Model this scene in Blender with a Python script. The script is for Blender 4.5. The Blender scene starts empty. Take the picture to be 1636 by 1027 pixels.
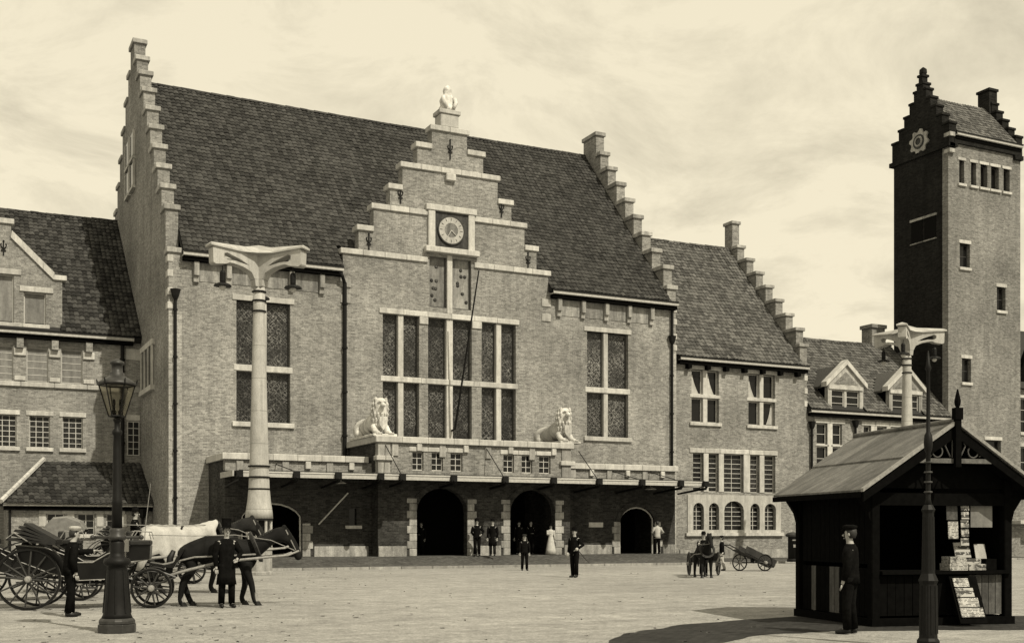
import bpy, bmesh, math, random
from mathutils import Vector, Matrix
from mathutils.geometry import delaunay_2d_cdt
random.seed(7)
C = bpy.context.scene.collection
R = math.radians
sc = bpy.context.scene

# ------------------------------------------------------------------ camera, sky, sun, exposure
YAW = math.atan(918 / 1850)
EYE = 1.63
cd = bpy.data.cameras.new('camera'); cam = bpy.data.objects.new('camera', cd); C.objects.link(cam)
cam.location = (0, 0, EYE); cam.rotation_euler = (R(90), 0, -YAW)
cd.sensor_width = 36; cd.lens = 36 * 1850 / 1636
cd.shift_y = (850 - 513.5) / 1636
cd.clip_start = 0.1; cd.clip_end = 3000
sc.camera = cam
sc.view_settings.view_transform = 'Standard'; sc.view_settings.look = 'None'
sc.view_settings.exposure = 0.0; sc.view_settings.gamma = 1.0
sc.view_settings.use_curve_mapping = False

SUN_AZ, SUN_EL = 17, 49            # degrees right of the facade normal, above the horizon
v = Vector((math.sin(R(SUN_AZ)) * math.cos(R(SUN_EL)), -math.cos(R(SUN_AZ)) * math.cos(R(SUN_EL)), math.sin(R(SUN_EL))))
sl = bpy.data.lights.new('sun', 'SUN'); sl.energy = 4.7; sl.angle = R(0.5); sl.color = (1, .92, .75)
sun = bpy.data.objects.new('sun', sl); C.objects.link(sun); sun.rotation_euler = v.to_track_quat('Z', 'Y').to_euler()
sun.location = (0, 0, 60)

def make_world():
    w = bpy.data.worlds.new('World'); sc.world = w; w.use_nodes = True
    nt = w.node_tree; N = nt.nodes; L = nt.links; N.clear()
    out = N.new('ShaderNodeOutputWorld'); bg = N.new('ShaderNodeBackground'); bg.inputs[1].default_value = .10
    sky = N.new('ShaderNodeTexSky'); sky.sky_type = 'NISHITA'; sky.sun_disc = False
    sky.sun_elevation = R(SUN_EL); sky.sun_rotation = R(180 - SUN_AZ)
    bw = N.new('ShaderNodeRGBToBW'); L.new(sky.outputs[0], bw.inputs[0])
    tc = N.new('ShaderNodeTexCoord'); sep = N.new('ShaderNodeSeparateXYZ'); L.new(tc.outputs['Generated'], sep.inputs[0])
    def math_(op, a, b=None):
        m = N.new('ShaderNodeMath'); m.operation = op
        for i, q in enumerate((a, b)):
            if q is None: continue
            if isinstance(q, (int, float)): m.inputs[i].default_value = q
            else: L.new(q, m.inputs[i])
        return m.outputs[0]
    den = math_('ADD', math_('MAXIMUM', sep.outputs[2], 0.0), .22)
    cx = math_('DIVIDE', sep.outputs[0], den); cy = math_('DIVIDE', sep.outputs[1], den)
    cmb = N.new('ShaderNodeCombineXYZ'); L.new(cx, cmb.inputs[0]); L.new(cy, cmb.inputs[1])
    mp = N.new('ShaderNodeMapping'); mp.inputs['Rotation'].default_value = (0, 0, YAW); mp.inputs['Scale'].default_value = (1.2, 1.35, 1)
    mp.inputs['Location'].default_value = (3.1, 1.7, 0)
    L.new(cmb.outputs[0], mp.inputs[0])
    n1 = N.new('ShaderNodeTexNoise'); n1.inputs['Scale'].default_value = 2.6; n1.inputs['Detail'].default_value = 12; n1.inputs['Roughness'].default_value = .66
    n1.inputs['Distortion'].default_value = .5
    L.new(mp.outputs[0], n1.inputs['Vector'])
    cr = N.new('ShaderNodeValToRGB'); cr.color_ramp.elements[0].position = .30; cr.color_ramp.elements[1].position = .56
    cr.color_ramp.elements[0].color = (.70, .70, .70, 1); cr.color_ramp.elements[1].color = (1, 1, 1, 1)
    L.new(n1.outputs[0], cr.inputs[0])
    # thin bright overcast lying over the clear sky
    base = math_('ADD', math_('MULTIPLY', bw.outputs[0], .2), 8.5)
    val = math_('MULTIPLY', base, cr.outputs[0])
    mx = N.new('ShaderNodeMix'); mx.data_type = 'RGBA'; mx.blend_type = 'MULTIPLY'; mx.inputs[0].default_value = 1
    mx.inputs[6].default_value = (1, .905, .68, 1); L.new(val, mx.inputs[7])
    L.new(mx.outputs[2], bg.inputs[0]); L.new(bg.outputs[0], out.inputs[0])
make_world()

# ------------------------------------------------------------------ geometry helpers
class MB:
    def __init__(s): s.v = []; s.f = []
    def add(s, vs, fs):
        o = len(s.v); s.v += [tuple(q) for q in vs]; s.f += [tuple(i + o for i in f) for f in fs]; return s
    def box(s, x0, x1, y0, y1, z0, z1):
        return s.add([(x0,y0,z0),(x1,y0,z0),(x1,y1,z0),(x0,y1,z0),(x0,y0,z1),(x1,y0,z1),(x1,y1,z1),(x0,y1,z1)],
                     [(0,3,2,1),(4,5,6,7),(0,1,5,4),(1,2,6,5),(2,3,7,6),(3,0,4,7)])
    def prism(s, poly, axis, c0, c1):
        """extrude a simple polygon [(a,b)] along an axis: 'x' -> (a,b)=(y,z); 'y' -> (x,z); 'z' -> (x,y)"""
        n = len(poly)
        P = {'x': lambda a, b, c: (c, a, b), 'y': lambda a, b, c: (a, c, b), 'z': lambda a, b, c: (a, b, c)}[axis]
        vs = [P(a, b, c0) for a, b in poly] + [P(a, b, c1) for a, b in poly]
        tri = cdt(poly, [])
        fs = [tuple(t) for t in tri] + [tuple(i + n for i in reversed(t)) for t in tri]
        fs += [(i, (i + 1) % n, (i + 1) % n + n, i + n) for i in range(n)]
        return s.add(vs, fs)
    def tube(s, pts, rad, n=8, caps=True):
        pts = [Vector(p) for p in pts]
        if not isinstance(rad, (list, tuple)): rad = [rad] * len(pts)
        vs = []; fs = []; prev = None
        for i, p in enumerate(pts):
            d = (pts[min(i + 1, len(pts) - 1)] - pts[max(i - 1, 0)])
            d = d.normalized() if d.length > 1e-9 else Vector((0, 0, 1))
            if prev is None:
                a = d.orthogonal().normalized()
            else:
                a = (prev - d * prev.dot(d)); a = a.normalized() if a.length > 1e-6 else d.orthogonal().normalized()
            prev = a; b = d.cross(a)
            for k in range(n):
                t = 2 * math.pi * k / n
                vs.append(p + (a * math.cos(t) + b * math.sin(t)) * rad[i])
        for i in range(len(pts) - 1):
            for k in range(n):
                fs.append((i*n + k, i*n + (k+1) % n, (i+1)*n + (k+1) % n, (i+1)*n + k))
        if caps: fs.append(tuple(range(n - 1, -1, -1))); fs.append(tuple(range((len(pts)-1)*n, len(pts)*n)))
        return s.add(vs, fs)
    def loft(s, rings, caps=True):
        n = len(rings[0]); vs = [p for r in rings for p in r]; fs = []
        for i in range(len(rings) - 1):
            for k in range(n): fs.append((i*n + k, i*n + (k+1) % n, (i+1)*n + (k+1) % n, (i+1)*n + k))
        if caps: fs.append(tuple(range(n - 1, -1, -1))); fs.append(tuple(range((len(rings)-1)*n, len(rings)*n)))
        return s.add(vs, fs)
    def ell(s, rings, n=12, caps=True):
        """rings of (cx, cy, z, rx, ry)"""
        return s.loft([[(cx + rx*math.cos(2*math.pi*k/n), cy + ry*math.sin(2*math.pi*k/n), z) for k in range(n)] for cx, cy, z, rx, ry in rings], caps)
    def lathe(s, prof, n=16, c=(0, 0), caps=True, rot=0):
        return s.loft([[(c[0] + r*math.cos(2*math.pi*k/n + rot), c[1] + r*math.sin(2*math.pi*k/n + rot), z) for k in range(n)] for r, z in prof], caps)
    def torus(s, c, r, q, axis='y', n=24, m=6, a0=0, a1=360):
        full = abs(a1 - a0) >= 359.9
        pts = []
        for k in range(n + (0 if full else 1)):
            t = R(a0 + (a1 - a0) * k / n)
            ring = []
            for j in range(m):
                u = 2*math.pi*j/m; rr = r + q*math.cos(u); h = q*math.sin(u)
                a, b = rr*math.cos(t), rr*math.sin(t)
                ring.append({'y': (c[0]+a, c[1]+h, c[2]+b), 'x': (c[0]+h, c[1]+a, c[2]+b), 'z': (c[0]+a, c[1]+b, c[2]+h)}[axis])
            pts.append(ring)
        if full:
            n_ = len(pts); vs = [p for r_ in pts for p in r_]
            fs = [(i*m+j, i*m+(j+1) % m, ((i+1) % n_)*m+(j+1) % m, ((i+1) % n_)*m+j) for i in range(n_) for j in range(m)]
            return s.add(vs, fs)
        return s.loft(pts)
    def sphere(s, c, rx, ry=None, rz=None, n=10, m=7):
        ry = ry or rx; rz = rz or rx
        return s.loft([[(c[0] + rx*math.sin(math.pi*i/m)*math.cos(2*math.pi*k/n), c[1] + ry*math.sin(math.pi*i/m)*math.sin(2*math.pi*k/n), c[2] - rz*math.cos(math.pi*i/m)) for k in range(n)]
                       for i in [.12] + list(range(1, m)) + [m - .12]])
    def mesh(s, name, smooth=False):
        me = bpy.data.meshes.new(name); me.from_pydata(s.v, [], s.f)
        bm = bmesh.new(); bm.from_mesh(me); bmesh.ops.recalc_face_normals(bm, faces=bm.faces); bm.to_mesh(me); bm.free()
        if smooth: me.polygons.foreach_set('use_smooth', [True] * len(me.polygons))
        return me

def inside(p, poly):
    x, y = p; r = False; n = len(poly)
    for i in range(n):
        x1, y1 = poly[i]; x2, y2 = poly[(i + 1) % n]
        if (y1 > y) != (y2 > y) and x < (x2 - x1) * (y - y1) / (y2 - y1) + x1: r = not r
    return r
def cdt(outline, holes):
    vs = []; es = []
    for lp in [outline] + holes:
        o = len(vs); n = len(lp); vs += [Vector(p) for p in lp]; es += [(o + i, o + (i + 1) % n) for i in range(n)]
    ov, oe, of, orig, _, _ = delaunay_2d_cdt(vs, es, [], 0, 1e-6)
    idx = [o[0] if o else None for o in orig]
    res = []
    for f in of:
        c = sum((ov[i] for i in f), Vector((0, 0))) / 3
        if inside(c, outline) and not any(inside(c, h) for h in holes):
            if all(idx[i] is not None for i in f): res.append([idx[i] for i in f])
    return res
def wall_mb(outline, holes, Y, thick, reveal=.32):
    """a wall facing -Y with real openings whose jambs run back into it"""
    m = MB(); loops = [outline] + holes; pts = [p for l in loops for p in l]
    tri = cdt(outline, holes)
    m.add([(x, Y, z) for x, z in pts], tri)
    m.add([(x, Y + thick, z) for x, z in pts], [list(reversed(t)) for t in tri])
    for k, l in enumerate(loops):
        n = len(l)
        m.add([(x, Y, z) for x, z in l] + [(x, Y + thick, z) for x, z in l], [(i, (i+1) % n, (i+1) % n + n, i + n) for i in range(n)])
    return m
def rect(x0, x1, z0, z1): return [(x0, z0), (x1, z0), (x1, z1), (x0, z1)]
def arch(x0, x1, z0, zs, zt, n=10):
    """opening with a curved head springing at zs and rising to zt"""
    xc = (x0 + x1) / 2; a = (x1 - x0) / 2; h = zt - zs
    return [(x0, z0), (x1, z0)] + [(xc + a*math.cos(math.pi*k/n), zs + h*math.sin(math.pi*k/n)) for k in range(n + 1)]

# ------------------------------------------------------------------ objects, labels
WORLD = {}
def thing(name, label, cat, loc=(0, 0, 0), rotz=0, group=None, world=False):
    o = bpy.data.objects.new(name, None); C.objects.link(o); o.empty_display_size = .3
    o.location = loc; o.rotation_euler = (0, 0, rotz); o['label'] = label; o['category'] = cat
    if group: o['group'] = group
    if world: WORLD[o.name] = Matrix.Translation(-Vector(loc))
    return o
def put(name, me, m=None, parent=None, loc=None, rot=None):
    o = bpy.data.objects.new(name, me); C.objects.link(o)
    if m is not None and not me.materials: me.materials.append(m)
    if parent is not None:
        o.parent = parent
        if parent.name in WORLD: o.matrix_parent_inverse = WORLD[parent.name]
    if loc is not None: o.location = loc
    if rot is not None: o.rotation_euler = rot
    return o
def obj(name, mb, m, parent=None, smooth=False, loc=None, rot=None):
    return put(name, mb.mesh(name, smooth), m, parent, loc, rot)
def tag(o, label, cat, group=None):
    o['label'] = label; o['category'] = cat
    if group: o['group'] = group
    return o
def struct(o, kind='structure'): o['kind'] = kind; return o
def bevel(o, w=.015, seg=1):
    b = o.modifiers.new('bevel', 'BEVEL'); b.width = w; b.segments = seg; b.limit_method = 'ANGLE'; return o
def dup(root, loc, rotz, label=None, group=None):
    r = root.copy(); C.objects.link(r); r.location = loc; r.rotation_euler = (0, 0, rotz)
    if label: r['label'] = label
    if group: r['group'] = group
    for ch in list(root.children):
        c = ch.copy(); C.objects.link(c); c.parent = r
        for g in ch.children:
            d = g.copy(); C.objects.link(d); d.parent = c
    return r
_s, _c = math.sin(YAW), math.cos(YAW)
def at(px, D, z=0.0):
    """point on the ground D metres ahead of the camera, in the sight line of photo column px"""
    l = (px - 818) / 1850 * D
    return Vector((_c*l + _s*D, -_s*l + _c*D, z))
CAM_R = -YAW                         # world angle of the picture's right-hand direction

# ------------------------------------------------------------------ materials
def tone(a): return (a, a*.985, a*.93, 1)
class NT:
    def __init__(s, name, rough=.8, spec=.3):
        s.m = bpy.data.materials.new(name); s.m.use_nodes = True
        s.nt = s.m.node_tree; s.N = s.nt.nodes; s.L = s.nt.links
        s.b = s.N['Principled BSDF']; s.b.inputs['Roughness'].default_value = rough
        s.b.inputs['Specular IOR Level'].default_value = spec
        g = s.N.new('ShaderNodeNewGeometry'); s.pos = g.outputs['Position']; s.isl = g.outputs['Random Per Island']
    def math(s, op, a, b=None, c=None):
        m = s.N.new('ShaderNodeMath'); m.operation = op
        for i, q in enumerate((a, b, c)):
            if q is None: continue
            if isinstance(q, (int, float)): m.inputs[i].default_value = q
            else: s.L.new(q, m.inputs[i])
        return m.outputs[0]
    def noise(s, scale, detail=4, rough=.6, vec=None, dist=0):
        n = s.N.new('ShaderNodeTexNoise'); n.inputs['Scale'].default_value = scale; n.inputs['Detail'].default_value = detail
        n.inputs['Roughness'].default_value = rough; n.inputs['Distortion'].default_value = dist
        s.L.new(vec if vec is not None else s.pos, n.inputs['Vector']); return n.outputs[0]
    def rng(s, x, a, b, lo=.25, hi=.75):
        m = s.N.new('ShaderNodeMapRange'); s.L.new(x, m.inputs[0])
        for i, q in enumerate((lo, hi, a, b)): m.inputs[i + 1].default_value = q
        return m.outputs[0]
    def uv(s):
        sp = s.N.new('ShaderNodeSeparateXYZ'); s.L.new(s.pos, sp.inputs[0])
        cm = s.N.new('ShaderNodeCombineXYZ'); s.L.new(s.math('ADD', sp.outputs[0], sp.outputs[1]), cm.inputs[0]); s.L.new(sp.outputs[2], cm.inputs[1])
        s.u = s.math('ADD', sp.outputs[0], sp.outputs[1]); s.w = sp.outputs[2]
        return cm.outputs[0]
    def color(s, a, facs=()):
        """base tone a times a chain of grey factors"""
        x = None
        for f in facs: x = f if x is None else s.math('MULTIPLY', x, f)
        if x is None: s.b.inputs['Base Color'].default_value = tone(a); return s
        m = s.N.new('ShaderNodeMix'); m.data_type = 'RGBA'; m.blend_type = 'MULTIPLY'; m.inputs[0].default_value = 1
        m.inputs[6].default_value = tone(a); s.L.new(x, m.inputs[7]); s.L.new(m.outputs[2], s.b.inputs['Base Color']); return s
    def bump(s, h, strength=.4, dist=.02):
        b = s.N.new('ShaderNodeBump'); b.inputs['Strength'].default_value = strength; b.inputs['Distance'].default_value = dist
        s.L.new(h, b.inputs['Height']); s.L.new(b.outputs[0], s.b.inputs['Normal']); return s
def M_brick(name, a, var=.3, weather=.24, bw=.24, bh=.075):
    n = NT(name, .95, .04); uv = n.uv()
    br = n.N.new('ShaderNodeTexBrick'); n.L.new(uv, br.inputs['Vector'])
    br.inputs['Scale'].default_value = 1; br.inputs['Brick Width'].default_value = bw; br.inputs['Row Height'].default_value = bh
    br.inputs['Mortar Size'].default_value = .007; br.inputs['Color1'].default_value = (1-var,)*3 + (1,); br.inputs['Color2'].default_value = (1+var,)*3 + (1,)
    br.inputs['Mortar'].default_value = (1.35,)*3 + (1,); br.inputs['Bias'].default_value = 0
    bw_ = n.N.new('ShaderNodeRGBToBW'); n.L.new(br.outputs[0], bw_.inputs[0])
    big = n.rng(n.noise(.35, 4, .6), 1-weather, 1+weather, .3, .7)
    gr = n.rng(n.noise(6, 8, .9), .68, 1.32, .34, .66)
    fine = n.rng(n.noise(19, 3, .9), .68, 1.32, .32, .68)
    cm = n.N.new('ShaderNodeCombineXYZ'); n.L.new(n.math('MULTIPLY', n.u, 1.6), cm.inputs[0]); n.L.new(n.math('MULTIPLY', n.w, .16), cm.inputs[1])
    strk = n.rng(n.noise(1.0, 5, .7, cm.outputs[0]), 1-weather*.9, 1+weather*.7, .3, .7)
    n.color(a, (bw_.outputs[0], big, gr, fine, strk)); n.bump(br.outputs['Fac'], .35, -.01); return n.m
def M_stone(name, a, var=.12, scale=3.5, rough=.8, bump=.25):
    n = NT(name, rough, .3); f1 = n.noise(scale, 5, .65); f2 = n.noise(scale*9, 3, .7)
    n.uv(); cm = n.N.new('ShaderNodeCombineXYZ'); n.L.new(n.math('MULTIPLY', n.u, 3.0), cm.inputs[0]); n.L.new(n.math('MULTIPLY', n.w, .35), cm.inputs[1])
    oi = n.N.new('ShaderNodeObjectInfo')
    n.color(a, (n.rng(f1, 1-var, 1+var, .3, .7), n.rng(f2, 1-var*1.3, 1+var*1.1, .3, .7), n.rng(n.noise(1.0, 5, .7, cm.outputs[0]), 1-var*1.8, 1+var, .32, .62), n.rng(oi.outputs['Random'], 1-var*.9, 1+var*.9, 0, 1)))
    n.bump(f2, bump, .01); return n.m
def M_plain(name, a, rough=.6, var=.12, scale=8, metal=0, spec=.4):
    n = NT(name, rough, spec); f = n.noise(scale, 4, .6); n.color(a, (n.rng(f, 1-var, 1+var, .3, .7),)); n.b.inputs['Metallic'].default_value = metal
    return n.m
def M_tile(name, a, var=.45):
    n = NT(name, .85, .12); oi = n.N.new('ShaderNodeObjectInfo')
    r = n.math('FRACT', n.math('ADD', n.isl, oi.outputs['Random']))
    f = n.noise(14, 4, .7); big = n.noise(.28, 3, .6)
    n.color(a, (n.rng(r, 1-var, 1+var, 0, 1), n.rng(f, .65, 1.35, .3, .7), n.rng(big, .85, 1.15, .3, .7))); n.bump(f, .3, .02); return n.m
def M_leaded(name, a=.014, line=.075, sc_=1.0):
    n = NT(name, .3, .25); uv = n.uv()
    d1 = n.math('FRACT', n.math('MULTIPLY', n.math('ADD', n.u, n.w), 3.1*sc_)); d2 = n.math('FRACT', n.math('MULTIPLY', n.math('SUBTRACT', n.u, n.w), 3.1*sc_))
    vo = n.N.new('ShaderNodeTexVoronoi'); vo.feature = 'DISTANCE_TO_EDGE'; vo.inputs['Scale'].default_value = 5.5*sc_; n.L.new(uv, vo.inputs['Vector'])
    l = n.math('MAXIMUM', n.math('MAXIMUM', n.math('LESS_THAN', d1, .1), n.math('LESS_THAN', d2, .1)), n.math('LESS_THAN', vo.outputs['Distance'], .055))
    msk = n.rng(n.noise(1.1, 3, .6), .15, 1, .38, .62)
    x = n.math('ADD', n.math('MULTIPLY', n.math('MULTIPLY', l, msk), line), a)
    oi = n.N.new('ShaderNodeObjectInfo'); sp = n.math('MULTIPLY', n.rng(n.noise(13, 2, .7), .3, 2.0, .35, .65), n.rng(oi.outputs['Random'], .6, 1.9, 0, 1))
    cm = n.N.new('ShaderNodeMix'); cm.data_type = 'RGBA'; cm.blend_type = 'MULTIPLY'; cm.inputs[0].default_value = 1; cm.inputs[6].default_value = (1, .985, .93, 1)
    n.L.new(n.math('MULTIPLY', x, sp), cm.inputs[7]); n.L.new(cm.outputs[2], n.b.inputs['Base Color']); n.bump(l, .3, .01); return n.m
def M_print(name, a, ink=.12, sx=26, sz=40):
    """paper with illegible columns of small type and picture blocks"""
    n = NT(name, .8, .2); n.uv()
    ln = n.math('LESS_THAN', n.math('FRACT', n.math('MULTIPLY', n.w, sz)), .5)
    nz = n.math('GREATER_THAN', n.noise(sx, 2, .7), .47); blk = n.math('GREATER_THAN', n.noise(4.5, 2, .5), .54)
    f = n.math('MAXIMUM', n.math('MULTIPLY', ln, nz), n.math('MULTIPLY', blk, n.rng(n.noise(15, 3, .7), 0, 1, .35, .65)))
    x = n.math('ADD', n.math('MULTIPLY', n.math('SUBTRACT', 1, f), 1-ink), ink); n.color(a, (x,)); return n.m

BR = M_brick('facade_brick', .205); BR2 = M_brick('wing_brick', .195); BRT = M_brick('tower_brick', .165); BRD = M_brick('near_black_brick', .016, .35, .3)  # BRD: near-black brick for the tower's side, gables, cornice and chimney
BRS = M_brick('corner_brick', .28)
BRP = M_brick('porch_shade_brick', .042, .4, .3); BRL = M_brick('left_wing_brick', .205)  # BRP: porch brick darkened to paint in the canopy's shade
ST = M_stone('pale_stone', .42, .15); ST2 = M_stone('weathered_stone', .28, .22); PLINTH = M_stone('plinth_stone', .24, .25, 2)
MOS = M_stone('mosaic_panel', .20, .3, 7, .7); MOSD = M_stone('dark_tile_panel', .03, .5, 9, .5)
TL = M_tile('roof_tile_dark', .042, .42); TL2 = M_tile('roof_tile_grey', .088); TLL = M_tile('pantile_dark', .038, .6)
UNDER = M_plain('roof_underlay', .015, .9)
IRON = M_plain('dark_iron', .007, .55, .25, 10, 0, .16); IRON2 = M_plain('painted_iron', .03, .45, .3, 12, 0, .3)
GUT = M_plain('gutter_paint', .36, .6, .2); DKW = M_plain('dark_timber', .0035, .9, .3, 10, 0, .02)
FRM = M_plain('window_frame_paint', .42, .55, .15); FRD = M_plain('dark_window_frame', .05, .5)
LEAD = M_leaded('leaded_glass'); GL = M_plain('dark_window_glass', .008, .12, .2, 2, 0, .25); GLB = M_leaded('barred_glass', .009, .012)
BLIND = M_stone('closed_blind', .17, .18, 8, .7, .05); WHITE = M_stone('white_concrete', .40, .13, 2.5, .75, .15)
def M_cast(name, a):
    n = NT(name, .85, .15); n.uv()
    cm = n.N.new('ShaderNodeCombineXYZ'); n.L.new(n.math('MULTIPLY', n.u, 5.0), cm.inputs[0]); n.L.new(n.math('MULTIPLY', n.w, .3), cm.inputs[1])
    fr = n.math('FRACT', n.math('MULTIPLY', n.w, .8)); j = n.math('SUBTRACT', 1, n.math('MULTIPLY', n.math('LESS_THAN', fr, .022), .35))
    n.color(a, (n.rng(n.noise(1.0, 6, .75, cm.outputs[0]), .68, 1.12, .3, .6), n.rng(n.noise(2.2, 5, .7), .85, 1.12, .3, .7), n.rng(n.noise(22, 4, .8), .8, 1.15, .3, .7), j))
    n.bump(n.noise(22, 4, .8), .3, .01); return n.m
WHITE = M_cast('white_concrete', .38)
SCULPT = M_stone('sculpture_limestone', .48, .22, 5, .9, .9); ZINC = M_stone('zinc_roof', .125, .25, 4, .75, .2)
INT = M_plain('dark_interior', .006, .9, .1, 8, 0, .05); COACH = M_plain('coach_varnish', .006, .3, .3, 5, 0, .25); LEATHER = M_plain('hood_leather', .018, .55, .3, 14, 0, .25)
HOODC = M_plain('pale_hood_cloth', .15, .8, .25, 9); WOODL = M_stone('unpainted_plank', .085, .3, 12, .8, .3); WOODM = M_stone('cart_wood', .02, .3, 12, .8, .3)
HORSE = M_plain('dark_bay_coat', .007, .7, .5, 4, 0, .12); HORSE2 = M_plain('brown_coat', .014, .75, .5, 4, 0, .1); MANE = M_plain('black_hair', .008, .6, .3, 30)
CLOTHW = M_stone('white_cloth', .38, .12, 5, .9, .3); SKIN = M_plain('skin', .30, .6, .1, 10); HAIR = M_plain('hair', .02, .6, .2, 20)
BLACKC = M_plain('black_wool', .006, .95, .4, 14, 0, .02); GREYC = M_plain('grey_wool', .03, .9, .3, 18, 0, .1); LIGHTC = M_plain('light_cotton', .42, .9, .15, 12, 0, .1)
LEATH = M_plain('boot_leather', .007, .4, .12, 8, 0, .25); STRAP = M_plain('worn_pale_strap', .22, .5, .3, 20); BRASS = M_plain('brass', .3, .3, .1, 10, 1)
PAPER = M_print('newsprint', .42); PAPER2 = M_print('magazine_covers', .36, .15, 13, 9); POSTER = M_stone('grey_poster', .18, .15, 20, .8, .05)

# ------------------------------------------------------------------ ground
def M_ground():
    n = NT('beaten_gravel', .95, .15)
    a = n.noise(.12, 5, .65); b = n.noise(1.3, 5, .7); c = n.noise(11, 4, .8); d = n.noise(38, 2, .8)
    mp = n.N.new('ShaderNodeMapping'); mp.inputs['Rotation'].default_value = (0, 0, R(12)); mp.inputs['Scale'].default_value = (.05, 1.1, 1); n.L.new(n.pos, mp.inputs[0])
    trk = n.rng(n.noise(1.6, 5, .7, mp.outputs[0]), .88, 1.06, .32, .58)
    e = n.noise(2.6, 11, .88)
    n.color(.245, (trk, n.rng(a, .84, 1.14, .3, .7), n.rng(b, .80, 1.2, .3, .7), n.rng(e, .8, 1.2, .34, .66), n.rng(c, .6, 1.4, .3, .7), n.rng(d, .6, 1.4, .3, .7)))
    n.bump(n.math('ADD', n.math('MULTIPLY', c, .7), n.math('MULTIPLY', d, .4)), .35, .02); return n.m
def M_setts(name, a):
    n = NT(name, .9, .2); br = n.N.new('ShaderNodeTexBrick'); n.L.new(n.pos, br.inputs['Vector'])
    br.inputs['Scale'].default_value = 1; br.inputs['Brick Width'].default_value = .22; br.inputs['Row Height'].default_value = .11; br.inputs['Mortar Size'].default_value = .012
    br.inputs['Color1'].default_value = (.7,)*3+(1,); br.inputs['Color2'].default_value = (1.3,)*3+(1,); br.inputs['Mortar'].default_value = (.5,)*3+(1,)
    bw = n.N.new('ShaderNodeRGBToBW'); n.L.new(br.outputs[0], bw.inputs[0])
    f = n.noise(6, 4, .7); g = n.noise(.7, 4, .6)
    n.color(a, (bw.outputs[0], n.rng(f, .65, 1.35, .3, .7), n.rng(g, .75, 1.25, .3, .7))); n.bump(br.outputs['Fac'], .5, -.02); return n.m
g = MB(); g.add([(-500, -300, 0), (700, -300, 0), (700, 900, 0), (-500, 900, 0)], [(0, 1, 2, 3)])
struct(obj('ground', g, M_ground()))
PAV = M_setts('brick_paving', .075)
p = MB(); p.box(11.0, 62, 48.5, 58, -.2, .10); struct(obj('pavement', p, PAV))
k = 11.0
KERB = M_stone('kerb_stone', .24, .2, 3)
i = 0
kerb_me = MB().box(0, 1.47, 48.3, 48.498, -.2, .115).mesh('kerb_stone'); kerb_me.materials.append(KERB)
pav_o = bpy.data.objects['pavement']
while k < 61.5:
    put('kerb_stone', kerb_me, KERB, pav_o, loc=(k, 0, 0)); k += 1.5
# paved ramp that climbs to the doors
rp = MB(); rp.add([(10.6, 48.7, .104), (37.0, 48.7, .104), (36.0, 50.7, .50), (11.4, 50.7, .50), (11.4, 53.0, .50), (36.0, 53.0, .50), (10.6, 53, .104), (37, 53, .104)],
                  [(0, 1, 2, 3), (3, 2, 5, 4), (0, 3, 4, 6), (1, 7, 5, 2)])
struct(obj('entrance_ramp', rp, PAV))
# darker paved strip the kiosk stands on
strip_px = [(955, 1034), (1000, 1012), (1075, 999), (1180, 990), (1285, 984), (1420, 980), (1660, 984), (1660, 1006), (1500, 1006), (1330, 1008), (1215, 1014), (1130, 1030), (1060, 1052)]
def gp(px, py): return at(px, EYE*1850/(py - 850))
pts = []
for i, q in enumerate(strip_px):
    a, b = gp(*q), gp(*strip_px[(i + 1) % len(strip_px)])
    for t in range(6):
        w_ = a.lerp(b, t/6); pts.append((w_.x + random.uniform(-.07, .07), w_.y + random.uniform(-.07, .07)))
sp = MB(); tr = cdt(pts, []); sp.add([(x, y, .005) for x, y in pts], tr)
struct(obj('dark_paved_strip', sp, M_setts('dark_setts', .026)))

lit = MB()
for k in range(420):
    D_ = random.uniform(17, 47); px_ = random.gauss(250, 160) if k % 3 else random.uniform(0, 1300)
    q = at(px_, D_, .006)
    if not (abs(q.x - 24) < 60): continue
    a = random.uniform(0, math.pi); l_ = random.uniform(.03, .11); w_ = random.uniform(.004, .02)
    dx, dy = math.cos(a), math.sin(a)
    lit.add([(q.x, q.y, .003), (q.x + dx*l_, q.y + dy*l_, .003 + random.uniform(0, .02)), (q.x + dx*l_ - dy*w_, q.y + dy*l_ + dx*w_, .004), (q.x - dy*w_, q.y + dx*w_, .02)], [(0, 1, 2), (0, 2, 3), (0, 3, 1)])
struct(obj('straw_litter', lit, M_plain('trodden_straw', .14, .95, .5, 3)), 'stuff')
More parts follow.
